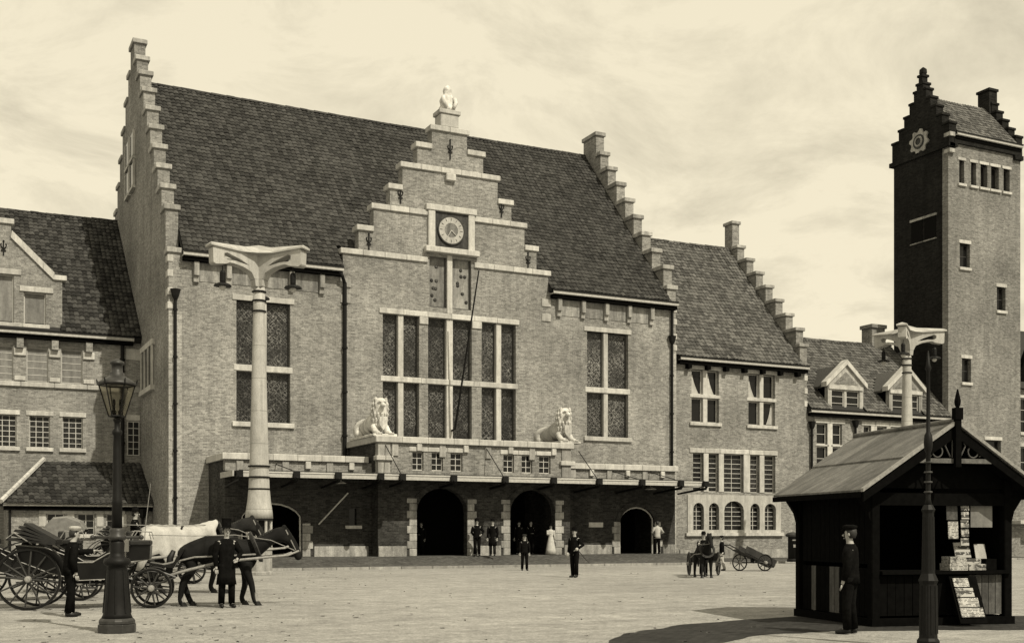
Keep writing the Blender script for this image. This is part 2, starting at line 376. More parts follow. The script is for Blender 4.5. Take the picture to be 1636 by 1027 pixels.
# ------------------------------------------------------------------ building pieces
def bar_x(m, x0, x1, Y, z, h=.03, d=.03): m.box(x0, x1, Y, Y + d, z - h/2, z + h/2)
def window(par, Y, x0, x1, z0, z1, mull=(), trans=(), pane=GL, bars=(0, 0), lintel=None, sill=None, recess=.22, mw=.0, frame=.07, fm=None, stone=ST, curtain=()):
    """stone-dressed window: frame with a pane (and bars) per light, mullions, transoms, lintel, sill.  mull = [(x0,x1)], trans = [(z0,z1)]"""
    fm = fm or FRM
    f = MB(); xs = [x0]; zs = [z0]
    for a, b in mull: xs += [a, b]
    for a, b in trans: zs += [a, b]
    xs.append(x1); zs.append(z1)
    lights = [(xs[2*i], xs[2*i+1], zs[2*j], zs[2*j+1]) for i in range(len(xs)//2) for j in range(len(zs)//2)]
    t = frame; yf = Y + recess
    for a, b, c, d in lights:
        f.box(a, a + t, yf, yf + .07, c, d); f.box(b - t, b, yf, yf + .07, c, d)
        f.box(a + t, b - t, yf + .003, yf + .067, c, c + t); f.box(a + t, b - t, yf + .003, yf + .067, d - t, d)
        nx, nz = bars
        for k in range(1, nx + 1):
            x = a + (b - a)*k/(nx + 1); f.box(x - .018, x + .018, yf + .02, yf + .05, c + t, d - t)
        for k in range(1, nz + 1):
            z = c + (d - c)*k/(nz + 1); f.box(a + t, b - t, yf + .023, yf + .047, z - .016, z + .016)
    w = obj('window', f, fm, par)
    for a, b, c, d in lights:
        obj('pane', MB().box(a + t*.5, b - t*.5, yf + .035, yf + .05, c + t*.5, d - t*.5), pane, w)
    for a, b in mull: bevel(obj('mullion', MB().box(a, b, Y + .03, yf + .09, z0, z1), stone, w), .02)
    for a, b in trans: bevel(obj('transom', MB().box(x0 - .12, x1 + .12, Y - .03, yf + .1, a, b), stone, w), .02)
    if lintel:
        o_, h = lintel; bevel(obj('lintel', MB().box(x0 - o_, x1 + o_, Y - .05, Y + .3, z1, z1 + h), stone, w), .02)
    if sill:
        o_, h = sill; bevel(obj('sill', MB().box(x0 - o_, x1 + o_, Y - .12, Y + .3, z0 - h, z0), stone, w), .02)
    for (a, b, c, d, side) in curtain:
        cu = MB(); n = 7; vs = []
        for k in range(n + 1):
            s_ = k/n; wd = (b - a)*(.25 + .75*s_**1.6)
            for j in range(5):
                u = j/4; x = a + wd*u if side > 0 else b - wd*u
                vs.append((x, yf + .008 + .012*math.sin(u*9 + k*.3), d - (d - c)*s_))
        cu.add(vs, [(i*5+j, i*5+j+1, i*5+j+6, i*5+j+5) for i in range(n) for j in range(4)])
        obj('curtain', cu, CLOTHW, w, True)
    return w
def coping(par, x0, x1, Y0, Y1, z0, z1, seg=1.1, name='coping_stone', m=None):
    """run of separate coping stones"""
    n = max(1, round((x1 - x0)/seg)); d = (x1 - x0)/n
    for k in range(n):
        j = random.uniform(-.006, .006)
        bevel(obj(name, MB().box(x0 + k*d + .004, x0 + (k+1)*d - .004, Y0 + j, Y1, z0, z1 + j), m or ST, par), .025)
def stepped_gable(par, x0, x1, steps, yc, ytop, ztop, zb, mat_, cop=ST2, h=.24, over=.1):
    """steps = [(front y, top z)] rising to the middle yc; a little pier on top"""
    pl = [(steps[0][0], zb)]
    for k, (y, z) in enumerate(steps):
        pl += [(y, z - h), ((steps[k+1][0] if k + 1 < len(steps) else ytop), z - h)]
    pl += [(ytop, ztop - h)]
    pl += [(2*yc - a, b) for a, b in reversed(pl)]
    # remove doubles
    q = []
    for a in pl:
        if not q or (abs(a[0]-q[-1][0]) + abs(a[1]-q[-1][1])) > 1e-4: q.append(a)
    g_ = obj('gable', MB().prism(q, 'x', x0, x1), mat_, par)
    for k, (y, z) in enumerate(steps):
        ye = steps[k+1][0] if k + 1 < len(steps) else ytop
        for s_ in (0, 1):
            a, b = y - over, ye + .01
            if s_: a, b = 2*yc - b, 2*yc - a
            bevel(obj('coping_stone', MB().box(x0 - over, x1 + over, a, b, z - h - .01, z), cop, g_), .025)
    bevel(obj('coping_stone', MB().box(x0 - over, x1 + over, ytop - over, 2*yc - ytop + over, ztop - h - .01, ztop), cop, g_), .025)
    return g_
def tiles(par, x0, x1, ye, ze, yr, zr, tw, tl, m, skip=None, single=None, name='roof_tiles'):
    """pantiles laid in courses on the slope from eave (ye,ze) to ridge (yr,zr)"""
    L_ = math.hypot(yr - ye, zr - ze); uy, uz = (yr - ye)/L_, (zr - ze)/L_; ny, nz = -uz, uy
    nc = int(round((x1 - x0)/tw)); tw = (x1 - x0)/nc; nr = int(round(L_/tl)); tl = L_/nr
    prof = [(0, .0), (.22, .028), (.5, .05), (.78, .028), (1.0, -.008)]
    mb = MB(); V_ = mb.v; F_ = mb.f; singles = []
    unit = []
    for s_, hh in ((0.0, .05), (1.12, .008)):
        for a, b in prof: unit.append((a*1.02, s_, b + hh))
    for a, b in prof: unit.append((a*1.02, 0.0, b + .012))
    fa = [(i, i+1, i+6, i+5) for i in range(4)] + [(i+10, i+11, i+1, i) for i in range(4)]
    for r in range(nr):
        for c in range(nc):
            xx = x0 + c*tw + random.uniform(-.006, .006); ss = r*tl + random.uniform(-.014, .014); tz = random.uniform(-.008, .012)
            cx = xx + tw/2; cz = ze + uz*(ss + tl/2)
            if skip and skip(cx, cz): continue
            if single and single(r, c, cx, cz): singles.append((xx, ss, tz)); continue
            o = len(V_); tz -= .07*math.sin(math.pi*(cx - x0)/(x1 - x0))*min(1, ss/L_*1.3) + .018*math.sin(cx*1.3 + ss*.5)
            for a, b, h in unit:
                s_ = ss + b*tl; h += tz; V_.append((xx + a*tw, ye + uy*s_ + ny*h, ze + uz*s_ + nz*h))
            for f in fa: F_.append(tuple(q + o for q in f))
    rt = obj(name, mb, m, par, True); rt['kind'] = 'stuff'
    for p_ in (rt,):
        p_.data.polygons.foreach_set('use_smooth', [False]*len(p_.data.polygons))
    if singles:
        me = bpy.data.meshes.new('roof_tile')
        me.from_pydata([(a*tw, uy*b*tl + ny*h, uz*b*tl + nz*h) for a, b, h in unit], [], fa); me.materials.append(m)
        for xx, ss, tz in singles[:300]:
            put('roof_tile', me, m, par, loc=(xx, ye + uy*ss + ny*tz*.6, ze + uz*ss + nz*tz*.6))
def ridge(par, x0, x1, y, z, m, r=.14, step=.42):
    mb = MB(); x = x0; prof = [(r*math.cos(t), r*math.sin(t)) for t in [math.pi*k/5 for k in range(6)]]
    while x < x1 - .1:
        h = random.uniform(-.01, .015); e = min(x + step, x1)
        sg = .07*math.sin(math.pi*(x - x0)/(x1 - x0)); h -= sg
        vs = [(x, y + a*1.08, z + b*1.08 + h) for a, b in prof] + [(e + .03, y + a, z + b + h) for a, b in prof]
        mb.add(vs, [(i, i+1, i+7, i+6) for i in range(5)] + [(0, 1, 2, 3, 4, 5)]); x += step
    o = obj('ridge_tiles', mb, m, par); o['kind'] = 'stuff'; return o
def slab_roof(par, x0, x1, ye, ze, yr, zr, yb, zb, m=UNDER, drop=.1):
    """roof body under the tiles: front slope, back slope"""
    obj('roof', MB().prism([(ye, ze - drop), (yr, zr - drop), (yb, zb - drop), (yb, zb - drop - .3), (yr, zr - drop - .5), (ye + .3, ze - drop - .2)], 'x', x0, x1), m, par)
def downpipe(par, x, Y, z0, z1, head=True, r=.075):
    m = MB(); m.tube([(x, Y - .12, z0), (x, Y - .12, z1)], r, 10)
    z = z0 + 1
    while z < z1 - .3: m.tube([(x, Y - .12, z), (x, Y - .12, z + .09)], r*1.45, 10); z += 2.2
    o = obj('downpipe', m, IRON, par, False)
    if head:
        h = MB().ell([(x, Y - .15, z1 - .45, .1, .1), (x, Y - .15, z1 - .3, .17, .15), (x, Y - .15, z1 - .02, .24, .2), (x, Y - .15, z1, .27, .22)], 8)
        obj('rainwater_head', h, IRON, o)
def gutter(par, x0, x1, Y, z, depth=.45):
    m = MB(); m.box(x0, x1, Y - depth, Y - depth + .05, z - .14, z + .04); m.box(x0, x1, Y - depth + .05, Y, z - .16, z - .10)
    g_ = obj('gutter', m, GUT, par)
    m = MB(); m.box(x0 + .01, x1 - .01, Y - depth - .03, Y - depth - .002, z + .0, z + .09); obj('gutter_rim', m, IRON, g_)
    m = MB(); m.box(x0 + .02, x1 - .02, Y - depth + .12, Y - .003, z - .36, z - .165); obj('gutter_board', m, DKW, g_)
    return g_
def anchor(par, x, Y, z, h=.75):
    m = MB(); m.box(x - .03, x + .03, Y - .05, Y + .02, z - h/2, z + h/2)
    for s_ in (-1, 1):
        m.tube([(x, Y - .03, z - .05), (x + s_*.11, Y - .03, z + .08), (x + s_*.14, Y - .03, z + .2), (x + s_*.08, Y - .03, z + .24)], [.035, .03, .025, .02], 6)
    m.box(x - .12, x + .12, Y - .055, Y - .015, z - .14, z - .08)
    m.sphere((x, Y - .03, z + h/2 + .02), .05, n=6, m=4)
    obj('wall_anchor', m, IRON, par)

# ================================================================== STATION HALL
Y0 = 55.7
hall = thing('station_hall', 'tall brick station hall with stepped gables, square clock and white mullioned windows', 'station', (24, 60, 0), world=True)
HX0, HX1 = 9.7, 38.2
tiers = [(18.19, 29.85, 15.86), (19.01, 29.12, 17.12), (19.81, 28.39, 18.29), (20.69, 27.60, 19.42), (21.37, 26.78, 20.62), (22.19, 25.93, 21.77), (23.0, 24.99, 22.78)]
ch = .27
ol = [(HX0, 0), (HX1, 0), (HX1, 14.72), (tiers[0][1], 14.72)]
for k, (a, b, z) in enumerate(tiers):
    ol += [(b, z - ch)] + ([(tiers[k+1][1], z - ch)] if k + 1 < len(tiers) else [])
tl_ = []
for k, (a, b, z) in enumerate(tiers):
    tl_ += [(a, z - ch)] + ([(tiers[k+1][0], z - ch)] if k + 1 < len(tiers) else [])
ol += list(reversed(tl_)) + [(tiers[0][0], 14.72), (HX0, 14.72)]
holes = []
# tall leaded windows left and right
for x0, x1, m0, m1 in ((12.86, 15.5, 14.02, 14.34), (32.28, 34.97, 33.38, 33.66)):
    holes.append(rect(x0, x1, 6.95, 12.78))
    window(hall, Y0, x0, x1, 6.95, 12.78, [(m0, m1)], [(9.4, 9.7)], LEAD, (0, 0), (.2, .27), (.2, .24), recess=.25, fm=FRD)
# three great middle windows
for x0, x1, m0, m1 in ((20.3, 22.29, 21.14, 21.44), (22.78, 25.27, 23.84, 24.2), (25.84, 27.87, 26.72, 27.02)):
    holes.append(rect(x0, x1, 6.3, 12.76))
    window(hall, Y0, x0, x1, 6.3, 12.76, [(m0, m1)], [(9.32, 9.6)], LEAD, (0, 0), None, (.05, .2), recess=.28, fm=FRD)
coping(hall, 20.1, 28.07, Y0 - .06, Y0 + .25, 12.762, 13.04, 1.4, 'lintel_stone')
for a, b in ((22.29, 22.78), (25.27, 25.84)):
    bevel(obj('pier_cap', MB().box(a + .005, b - .005, Y0 - .07, Y0 + .2, 12.38, 12.758), ST, hall), .02)
    obj('transom_block', MB().box(a + .125, b - .125, Y0 - .032, Y0 + .2, 9.33, 9.59), ST, hall)
# panelled pair under the clock
pw = []
for a, b in ((22.86, 23.84), (24.16, 25.24)):
    holes.append(rect(a, b, 13.32, 15.95))
    w_ = obj('mosaic_panel', MB().box(a, b, Y0 + .22, Y0 + .26, 13.32, 15.95), MOS, hall)
    for j in range(7):     # small raised bosses of the heraldic relief
        x, z = random.uniform(a + .2, b - .2), random.uniform(13.7, 15.5)
        obj('relief_boss', MB().lathe([(.09, -.03), (.1, 0), (.06, .03)], 8), MOSD, w_, loc=(x, Y0 + .21, z), rot=(R(90), 0, 0))
    for q in ((a, a + .06, 13.32, 15.95), (b - .06, b, 13.32, 15.95), (a + .06, b - .06, 13.32, 13.4)): obj('panel_border', MB().box(q[0], q[1], Y0 + .16, Y0 + .219, q[2], q[3]), FRD, w_)
bevel(obj('mullion', MB().box(23.85, 24.15, Y0 - .03, Y0 + .3, 13.045, 16.1), ST, hall), .02)
front = obj('front_wall', wall_mb(ol, holes, Y0, .6), BR, hall)
# bands and copings of the frontispiece
for k, (a, b, z) in enumerate(tiers):
    if k == 6: coping(hall, a - .12, b + .12, Y0 - .1, Y0 + .68, z - ch - .01, z, 1.1); continue
    na, nb = tiers[k+1][0], tiers[k+1][1]
    if k in (0, 2):
        coping(hall, a - .14, 22.74, Y0 - .1, Y0 + .68, z - ch - .01, z, 1.15); coping(hall, 25.4, b + .14, Y0 - .1, Y0 + .68, z - ch - .01, z, 1.15)
    elif k == 4: coping(hall, a - .14, b + .14, Y0 - .1, Y0 + .68, z - ch - .01, z, 1.1)
    else:
        for p0, p1 in ((a - .12, na - .002), (nb + .002, b + .12)): coping(hall, p0, p1, Y0 - .1, Y0 + .68, z - ch - .01, z, 1.5)
for x, z in ((19.55, 16.3), (28.6, 16.3), (21.25, 18.85), (27.0, 18.85), (24.02, 21.6)): anchor(hall, x, Y0, z, .8 if z < 20 else 1.0)
bevel(obj('bracket_stone', MB().box(23.75, 24.3, Y0 - .2, Y0 + .1, 19.95, 20.33), ST, hall), .04)
for x in (18.32, 29.72):
    for z in (13.1, 13.9): bevel(obj('quoin', MB().box(x - .28, x + .28, Y0 - .05, Y0 + .2, z, z + .42), ST2, hall), .02)
# clock
ck = bevel(obj('clock_surround', MB().box(22.75, 23.14, Y0 - .16, Y0 + .1, 16.42, 18.3).box(25.02, 25.39, Y0 - .16, Y0 + .1, 16.42, 18.3).box(22.62, 25.5, Y0 - .2, Y0 + .1, 18.301, 18.62).box(22.55, 25.6, Y0 - .32, Y0 + .1, 16.12, 16.42), ST, hall), .03)
obj('clock_panel', MB().box(23.14, 25.02, Y0 - .07, Y0 - .01, 16.42, 18.301), MOSD, ck)
cx, cz = 24.04, 17.38
def disc(r0, r1, y0, y1, n=36):
    m = MB(); vs = []
    for r, y in ((r0, y0), (r1, y0), (r1, y1), (r0, y1)):
        vs += [(cx + r*math.cos(2*math.pi*k/n), y, cz + r*math.sin(2*math.pi*k/n)) for k in range(n)]
    return m.add(vs, [(j*n + k, j*n + (k+1) % n, ((j+1) % 4)*n + (k+1) % n, ((j+1) % 4)*n + k) for j in range(4) for k in range(n)])
obj('clock_dial', disc(.38, .70, Y0 - .13, Y0 - .06), WHITE, ck); obj('dial_rim', disc(.70, .76, Y0 - .15, Y0 - .06), IRON2, ck)
obj('dial_centre', disc(.01, .38, Y0 - .12, Y0 - .06), M_stone('dial_enamel', .16, .3, 12), ck)
hm = MB()
for k in range(12):
    t = 2*math.pi*k/12; c_, s_ = math.cos(t), math.sin(t)
    hm.tube([(cx + .5*c_, Y0 - .135, cz + .5*s_), (cx + .64*c_, Y0 - .135, cz + .64*s_)], .014, 4)
obj('hour_marks', hm, IRON, ck)
obj('clock_hand', MB().tube([(cx, Y0 - .15, cz), (cx + .27, Y0 - .15, cz - .26)], [.035, .015], 4), ST, ck)
obj('clock_hand', MB().tube([(cx, Y0 - .15, cz), (cx - .3, Y0 - .15, cz - .5)], [.03, .012], 4), ST, ck)
# top pier and carved finial
bevel(obj('finial_pier', MB().box(23.47, 24.5, Y0 - .05, Y0 + .75, 22.78, 23.45).box(23.38, 24.6, Y0 - .12, Y0 + .82, 23.451, 23.68), ST, hall), .03)
fn = MB(); fn.ell([(24, 56.05, 23.68, .44, .36), (24, 56.05, 23.85, .46, .38), (24, 56.05, 24.0, .36, .3), (23.98, 56.05, 24.25, .4, .33), (24.0, 56.05, 24.5, .31, .28), (24.03, 56.03, 24.62, .22, .2), (24.0, 56, 24.78, .25, .24), (24, 56, 24.95, .19, .19), (24, 56, 25.05, .08, .08)], 12)
for s_ in (-1, 1): fn.tube([(24 + s_*.3, 55.8, 24.4), (24 + s_*.36, 55.7, 24.1), (24 + s_*.2, 55.62, 23.8)], [.1, .12, .1], 7)
obj('carved_finial', fn, SCULPT, hall, True)
# gutters, frieze corbels, pipes
for a, b in ((10.3, 18.1), (29.95, 38.1)): gutter(hall, a, b, Y0, 14.75)
for xs in ([10.95 + 1.53*k for k in range(5)], [30.47 + 1.5*k for k in range(5)]):
    for x in xs:
        bevel(obj('frieze_corbel', MB().box(x - .12, x + .12, Y0 - .26, Y0 + .05, 13.72, 14.38).box(x - .13, x + .13, Y0 - .14, Y0 + .05, 13.42, 13.718), ST2, hall), .02)
    for a, b in zip(xs[:-1], xs[1:]):
        obj('frieze_panel', MB().box(a + .16, b - .16, Y0 - .025, Y0 + .05, 13.5, 14.36), MOS, hall)
downpipe(hall, 9.98, Y0, 0.0, 13.0); downpipe(hall, 18.25, Y0, 5.4, 14.1, False, .1); downpipe(hall, 37.86, Y0, 5.2, 12.9); 
obj('downpipe_offset', MB().tube([(18.25, Y0 - .12, 14.05), (18.05, Y0 - .3, 14.4), (17.9, Y0 - .3, 14.6)], .09, 8), IRON, hall)
obj('downpipe_upper', MB().tube([(37.86, Y0 - .12, 12.85), (37.86, Y0 - .14, 14.5)], .08, 8), IRON, hall)
for z in (12.1, 12.75, 13.6, 14.3):
    for x in (9.64, 38.02): bevel(obj('quoin', MB().box(x, x + .26, Y0 - .03, Y0 + .5, z, z + .33), ST, hall), .02)
for a, b in ((9.69, 10.3), (37.98, 38.21)): obj('corner_strip', MB().box(a, b, Y0 - .025, Y0 - .002, 0, 12.0), BRS, hall)
# gables and roof
RY, RZ = 65.2, 26.0
hst_l = [(55.705, 14.98), (56.5, 17.2), (57.6, 18.48), (58.75, 19.78), (59.85, 21.08), (60.9, 22.38), (61.95, 23.68), (63.05, 25.0), (64.2, 26.3), (65.3, 27.5)]
hst_r = [(55.705, 15.85), (56.1, 17.1), (57.3, 18.33), (58.35, 19.56), (59.3, 20.8), (60.25, 22.05), (61.25, 23.3), (62.3, 24.55), (63.2, 25.75)]
for a, b, hs, yc_, yt, zt in ((9.695, 10.28, hst_l, 66.9, 66.2, 28.75), (37.62, 38.205, hst_r, 64.55, 63.75, 27.15)):
    gb = stepped_gable(hall, a, b, hs, yc_, yt, zt, 0, BR, ST2)
obj('back_wall', MB().box(10.28, 37.62, 73.2, 73.4, 0, 15), BR, hall)
slab_roof(hall, 10.29, 37.61, 56.31, 15.92, RY, RZ, 75.0, 14.8)
for a, b in ((10.29, 18.17), (29.87, 37.61)): obj('roof_eave', MB().prism([(55.35, 14.76), (56.30, 15.80), (56.30, 15.5), (55.6, 14.73)], 'x', a, b), UNDER, hall)
fr = lambda x, z: (18.1 < x < 29.95 and z < max(15.95, 20.9 - abs(x - 24.02)*1.12 - .1))
tiles(hall, 10.3, 37.6, 55.3, 14.83, RY, RZ, .25, .33, TL, skip=fr)
ridge(hall, 10.3, 37.6, RY, RZ - .04, TL)
obj('frontispiece_roof', MB().prism([(18.9, 15.0), (24.02, 20.9), (29.1, 15.0)], 'y', Y0 + .61, 62.2), TL, hall)
# windows in the left gable wall
for yy, z0, z1 in ((66.5, 20.6, 22.0), (68.2, 20.6, 22.0), (66.5, 22.2, 23.6), (68.2, 22.2, 23.6)):
    w_ = obj('window', MB().box(9.60, 9.69, yy - .62, yy + .62, z0, z1), GL, hall)
    obj('sill', MB().box(9.52, 9.70, yy - .72, yy + .72, z0 - .16, z0 - .001), ST, w_)
    obj('mullion', MB().box(9.55, 9.68, yy - .74, yy - .63, z0, z1).box(9.55, 9.68, yy + .63, yy + .74, z0, z1), ST, w_)
w_ = obj('window', MB().box(9.6, 9.69, 59.8, 63.2, 9.0, 11.0), GL, hall)
for k in range(4): obj('mullion', MB().box(9.54, 9.66, 59.8 + k*1.1 - .06, 59.8 + k*1.1 + .06, 9.0, 11.0), ST, w_)
obj('lintel', MB().box(9.55, 9.70, 59.6, 63.4, 11.001, 11.28), ST, w_); obj('sill', MB().box(9.5, 9.70, 59.6, 63.4, 8.75, 8.999), ST, w_)

# ---- porch with terrace parapets (part of the hall) and its canopy
YP, YC = 52.2, 51.3
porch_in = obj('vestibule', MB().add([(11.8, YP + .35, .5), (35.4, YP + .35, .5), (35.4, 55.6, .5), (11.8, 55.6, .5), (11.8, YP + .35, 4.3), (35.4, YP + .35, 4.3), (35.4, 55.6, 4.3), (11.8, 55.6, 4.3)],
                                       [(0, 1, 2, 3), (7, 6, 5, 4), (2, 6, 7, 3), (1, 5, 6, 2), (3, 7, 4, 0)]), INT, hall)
A = arch(12.25, 15.09, .45, 2.15, 3.0); D_ = arch(32.26, 34.42, .45, 2.1, 3.0)
B_ = arch(20.4, 23.02, .45, 2.6, 3.75); C_ = arch(25.35, 27.87, .45, 2.6, 3.75)
SW = rect(17.35, 17.72, 1.95, 2.75)
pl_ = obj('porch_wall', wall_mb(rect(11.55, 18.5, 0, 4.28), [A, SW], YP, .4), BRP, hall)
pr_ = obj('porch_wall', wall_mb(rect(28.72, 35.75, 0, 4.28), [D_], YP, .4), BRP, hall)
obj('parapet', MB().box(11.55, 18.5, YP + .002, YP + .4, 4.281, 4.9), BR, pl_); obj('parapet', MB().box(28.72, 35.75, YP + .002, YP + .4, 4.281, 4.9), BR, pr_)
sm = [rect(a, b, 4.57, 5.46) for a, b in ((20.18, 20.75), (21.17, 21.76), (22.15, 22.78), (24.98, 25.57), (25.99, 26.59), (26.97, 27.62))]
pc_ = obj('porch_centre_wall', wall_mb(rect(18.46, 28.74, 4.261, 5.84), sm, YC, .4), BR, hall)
plow = obj('porch_arcade', wall_mb(rect(18.46, 28.74, 0, 4.26), [B_, C_], YC, .4), BRP, hall)  # canopy shade coloured into this lower wall; plain facade brick above it
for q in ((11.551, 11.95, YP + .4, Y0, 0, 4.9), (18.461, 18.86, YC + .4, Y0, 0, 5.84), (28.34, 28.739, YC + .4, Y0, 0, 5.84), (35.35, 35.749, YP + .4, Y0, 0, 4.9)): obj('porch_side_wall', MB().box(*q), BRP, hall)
for q in ((11.96, 18.45, YP + .41, Y0, 4.35, 4.5), (28.75, 35.34, YP + .41, Y0, 4.35, 4.5), (18.87, 28.33, YC + .41, Y0, 5.2, 5.4)): obj('terrace_floor', MB().box(*q), PLINTH, hall)
for q in sm:
    x0, x1, z0, z1 = q[0][0], q[1][0], q[0][1], q[2][1]
    window(hall, YC, x0, x1, z0, z1, (), (), GL, (1, 2), None, None, recess=.12, frame=.05)
for a, b in ((20.0, 22.95), (24.8, 27.8)): coping(pc_, a, b, YC - .05, YC + .2, 5.462, 5.68, 1.0, 'lintel_stone')
coping(pc_, 18.3, 28.9, YC - .16, YC + .6, 5.84, 6.14, 1.25)
coping(pl_, 11.4, 18.28, YP - .14, YP + .5, 4.9, 5.2, 1.2); coping(pr_, 28.95, 35.9, YP - .14, YP + .5, 4.9, 5.2, 1.2)
for x0 in (11.42, 35.25): obj('side_coping', MB().box(x0, x0 + .62, YP + .505, Y0 - .01, 4.9, 5.19), ST, hall)
for x0 in (18.31, 28.28): obj('side_coping', MB().box(x0, x0 + .62, YC + .605, Y0 - .01, 5.842, 6.13), ST, hall)
for par, y_, z_, x_, n_, d_ in ((pc_, YC, 5.84, 19.3, 8, 1.21), (pl_, YP, 4.9, 12.2, 6, 1.05), (pr_, YP, 4.9, 29.4, 6, 1.1)):
    for k in range(n_):
        x = x_ + d_*k
        if k % 2: bevel(obj('dentil_block', MB().box(x - .13, x + .13, y_ - .14, y_ + .05, z_ - .36, z_ - .012), ST, par), .03)
        else: bevel(obj('pilaster_strip', MB().box(x - .16, x + .16, y_ - .07, y_ + .05, z_ - .62, z_ - .011), ST2, par), .02)
for x in (18.62, 28.42):        # corner piers
    obj('corner_pier', MB().box(x - .17, x + .42 if x < 20 else x + .34, YC - .06, YC + .2, 4.3, 5.835), ST2, pc_)
    bevel(obj('pier_cap', MB().box(x - .28, x + .55, YC - .16, YC + .3, 5.0, 5.22), ST, pc_), .02); bevel(obj('pier_base', MB().box(x - .24, x + .5, YC - .1, YC + .3, 4.22, 4.4), ST, pc_), .02)
def jambs(par, Y, xs, z1, alt=True, zb=.5):
    for x, s_ in xs:
        z = zb; k = 0
        while z < z1 - .1:
            h = min(.36, z1 - z); w_ = .5 if k % 2 else .38
            a, b = (x - w_, x - .004) if s_ < 0 else (x + .004, x + w_)
            bevel(obj('jamb_stone', MB().box(a, b, Y - .05, Y + .3, z, z + h - .008), ST2, par), .02); z += h; k += 1
jambs(pc_, YC, ((20.4, -1), (23.02, 1), (25.35, -1), (27.87, 1)), 3.25)
jambs(pl_, YP, ((15.09, 1), (12.25, -1)), 2.05); jambs(pr_, YP, ((32.26, -1), (34.42, 1)), 2.2)
def arch_ring(par, x0, x1, zs, zt, Y, m, w_=.28):
    xc = (x0+x1)/2; a = (x1-x0)/2; h = zt - zs; n = 11
    for k in range(n):
        q = []
        for t, e in ((k, 0), (k+.97, 0), (k+.97, w_), (k, w_)):
            u = math.pi*t/n; q.append((xc + (a + e + .004)*math.cos(u), zs + (h + e + .004)*math.sin(u)))
        obj('arch_stone', MB().prism(q, 'y', Y - .04, Y + .05), m, par)
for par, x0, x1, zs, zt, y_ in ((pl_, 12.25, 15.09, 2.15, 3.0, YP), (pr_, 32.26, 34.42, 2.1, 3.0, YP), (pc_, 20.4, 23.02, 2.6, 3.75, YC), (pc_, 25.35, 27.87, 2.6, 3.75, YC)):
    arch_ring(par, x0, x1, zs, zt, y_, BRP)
    if par is not pc_:
        o = obj('door_frame', MB(), FRM, par) if False else None
        m = MB(); q = arch(x0 + .001, x1 - .001, .5, zs, zt - .001)[2:]
        m.tube([(x0 + .05, y_ + .12, .5)] + [(x, y_ + .12, z - .05) for x, z in reversed(q[1:-1])] + [(x1 - .05, y_ + .12, .5)], .045, 5); obj('door_frame', m, FRM, par)
for par, a, b, y_ in ((pl_, 15.65, 18.3, YP), (pc_, 18.47, 19.88, YC), (pc_, 23.55, 24.83, YC), (pc_, 28.4, 28.73, YC), (pr_, 28.76, 31.74, YP), (pr_, 34.95, 35.75, YP)):
    bevel(obj('plinth_course', MB().box(a, b, y_ - .06, y_ + .1, .3, .98), PLINTH, par), .02)
obj('pane', MB().box(17.35, 17.72, YP + .15, YP + .18, 1.95, 2.75), GL, pl_); obj('sill', MB().box(17.15, 17.95, YP - .1, YP + .2, 1.8, 1.95), ST, pl_)
obj('notice_board', MB().box(30.35, 31.2, YP - .05, YP + .02, 1.9, 2.15), FRM, pr_)
# canopy
CY = 49.8
cn = obj('canopy', MB().add([(11.4, CY, 4.22), (35.95, CY, 4.22), (35.95, YP + .1, 4.42), (11.4, YP + .1, 4.42), (11.4, CY, 4.12), (35.95, CY, 4.12), (35.95, YP + .1, 4.3), (11.4, YP + .1, 4.3)],
                            [(0, 1, 2, 3), (4, 7, 6, 5), (0, 4, 5, 1), (1, 5, 6, 2), (2, 6, 7, 3), (3, 7, 4, 0)]), IRON, hall)
bx = [11.6, 14.1, 16.0, 18.0, 19.05, 21.6, 24.28, 26.9, 29.48, 32.0, 34.36, 35.9]
for a, b in zip(bx[:-1], bx[1:]):
    obj('fascia_panel', MB().box(a + .14, b - .14, CY - .05, CY - .004, 4.03, 4.19), GUT, cn)
    obj('fascia_rail', MB().box(a, b, CY - .07, CY - .003, 4.215, 4.275), FRM, cn)
    obj('fascia_moulding', MB().box(a, b, CY - .08, CY - .002, 4.30, 4.33), IRON2, cn)
for x in bx:
    obj('beam_end', MB().box(x - .13, x + .13, CY - .28, CY + .2, 4.0, 4.29).tube([(x, CY - .3, 4.05), (x, CY - .18, 3.9), (x, CY + .5, 3.86), (x, YP - .05, 3.7)], [.08, .07, .06, .05], 6), IRON, cn)
for a, b in ((11.33, 11.397), (35.953, 36.02)): obj('canopy_end_rail', MB().box(a, b, CY, YP, 4.05, 4.3), GUT, cn)
for x, y_, z_ in ((14.1, YP, 4.75), (19.05, YC, 5.75), (24.28, YC, 5.75), (29.48, YC, 5.75), (32.0, YP, 4.85), (34.36, YP, 4.85)):
    obj('tie_rod', MB().tube([(x, CY + .05, 4.3), (x - .25, y_ - .02, z_)], .022, 5), IRON, cn)
for x, y_ in ((16.3, 50.4), (33.0, 50.4)):
    o = obj('canopy_lamp', MB().tube([(x, y_, 4.2), (x, y_, 4.0)], .02, 5).lathe([(.04, 4.0), (.3, 3.86), (.31, 3.84)], 12, (x, y_)), WHITE, cn)
obj('awning_pole', MB().tube([(15.85, YP - .08, 2.0), (17.0, YP - .9, 3.45)], .035, 6), FRM, pl_)
obj('flagpole', MB().tube([(24.12, Y0 - .02, 6.95), (24.15, Y0 - .35, 7.0), (24.62, 53.4, 14.9)], [.06, .06, .035], 8), IRON, hall)

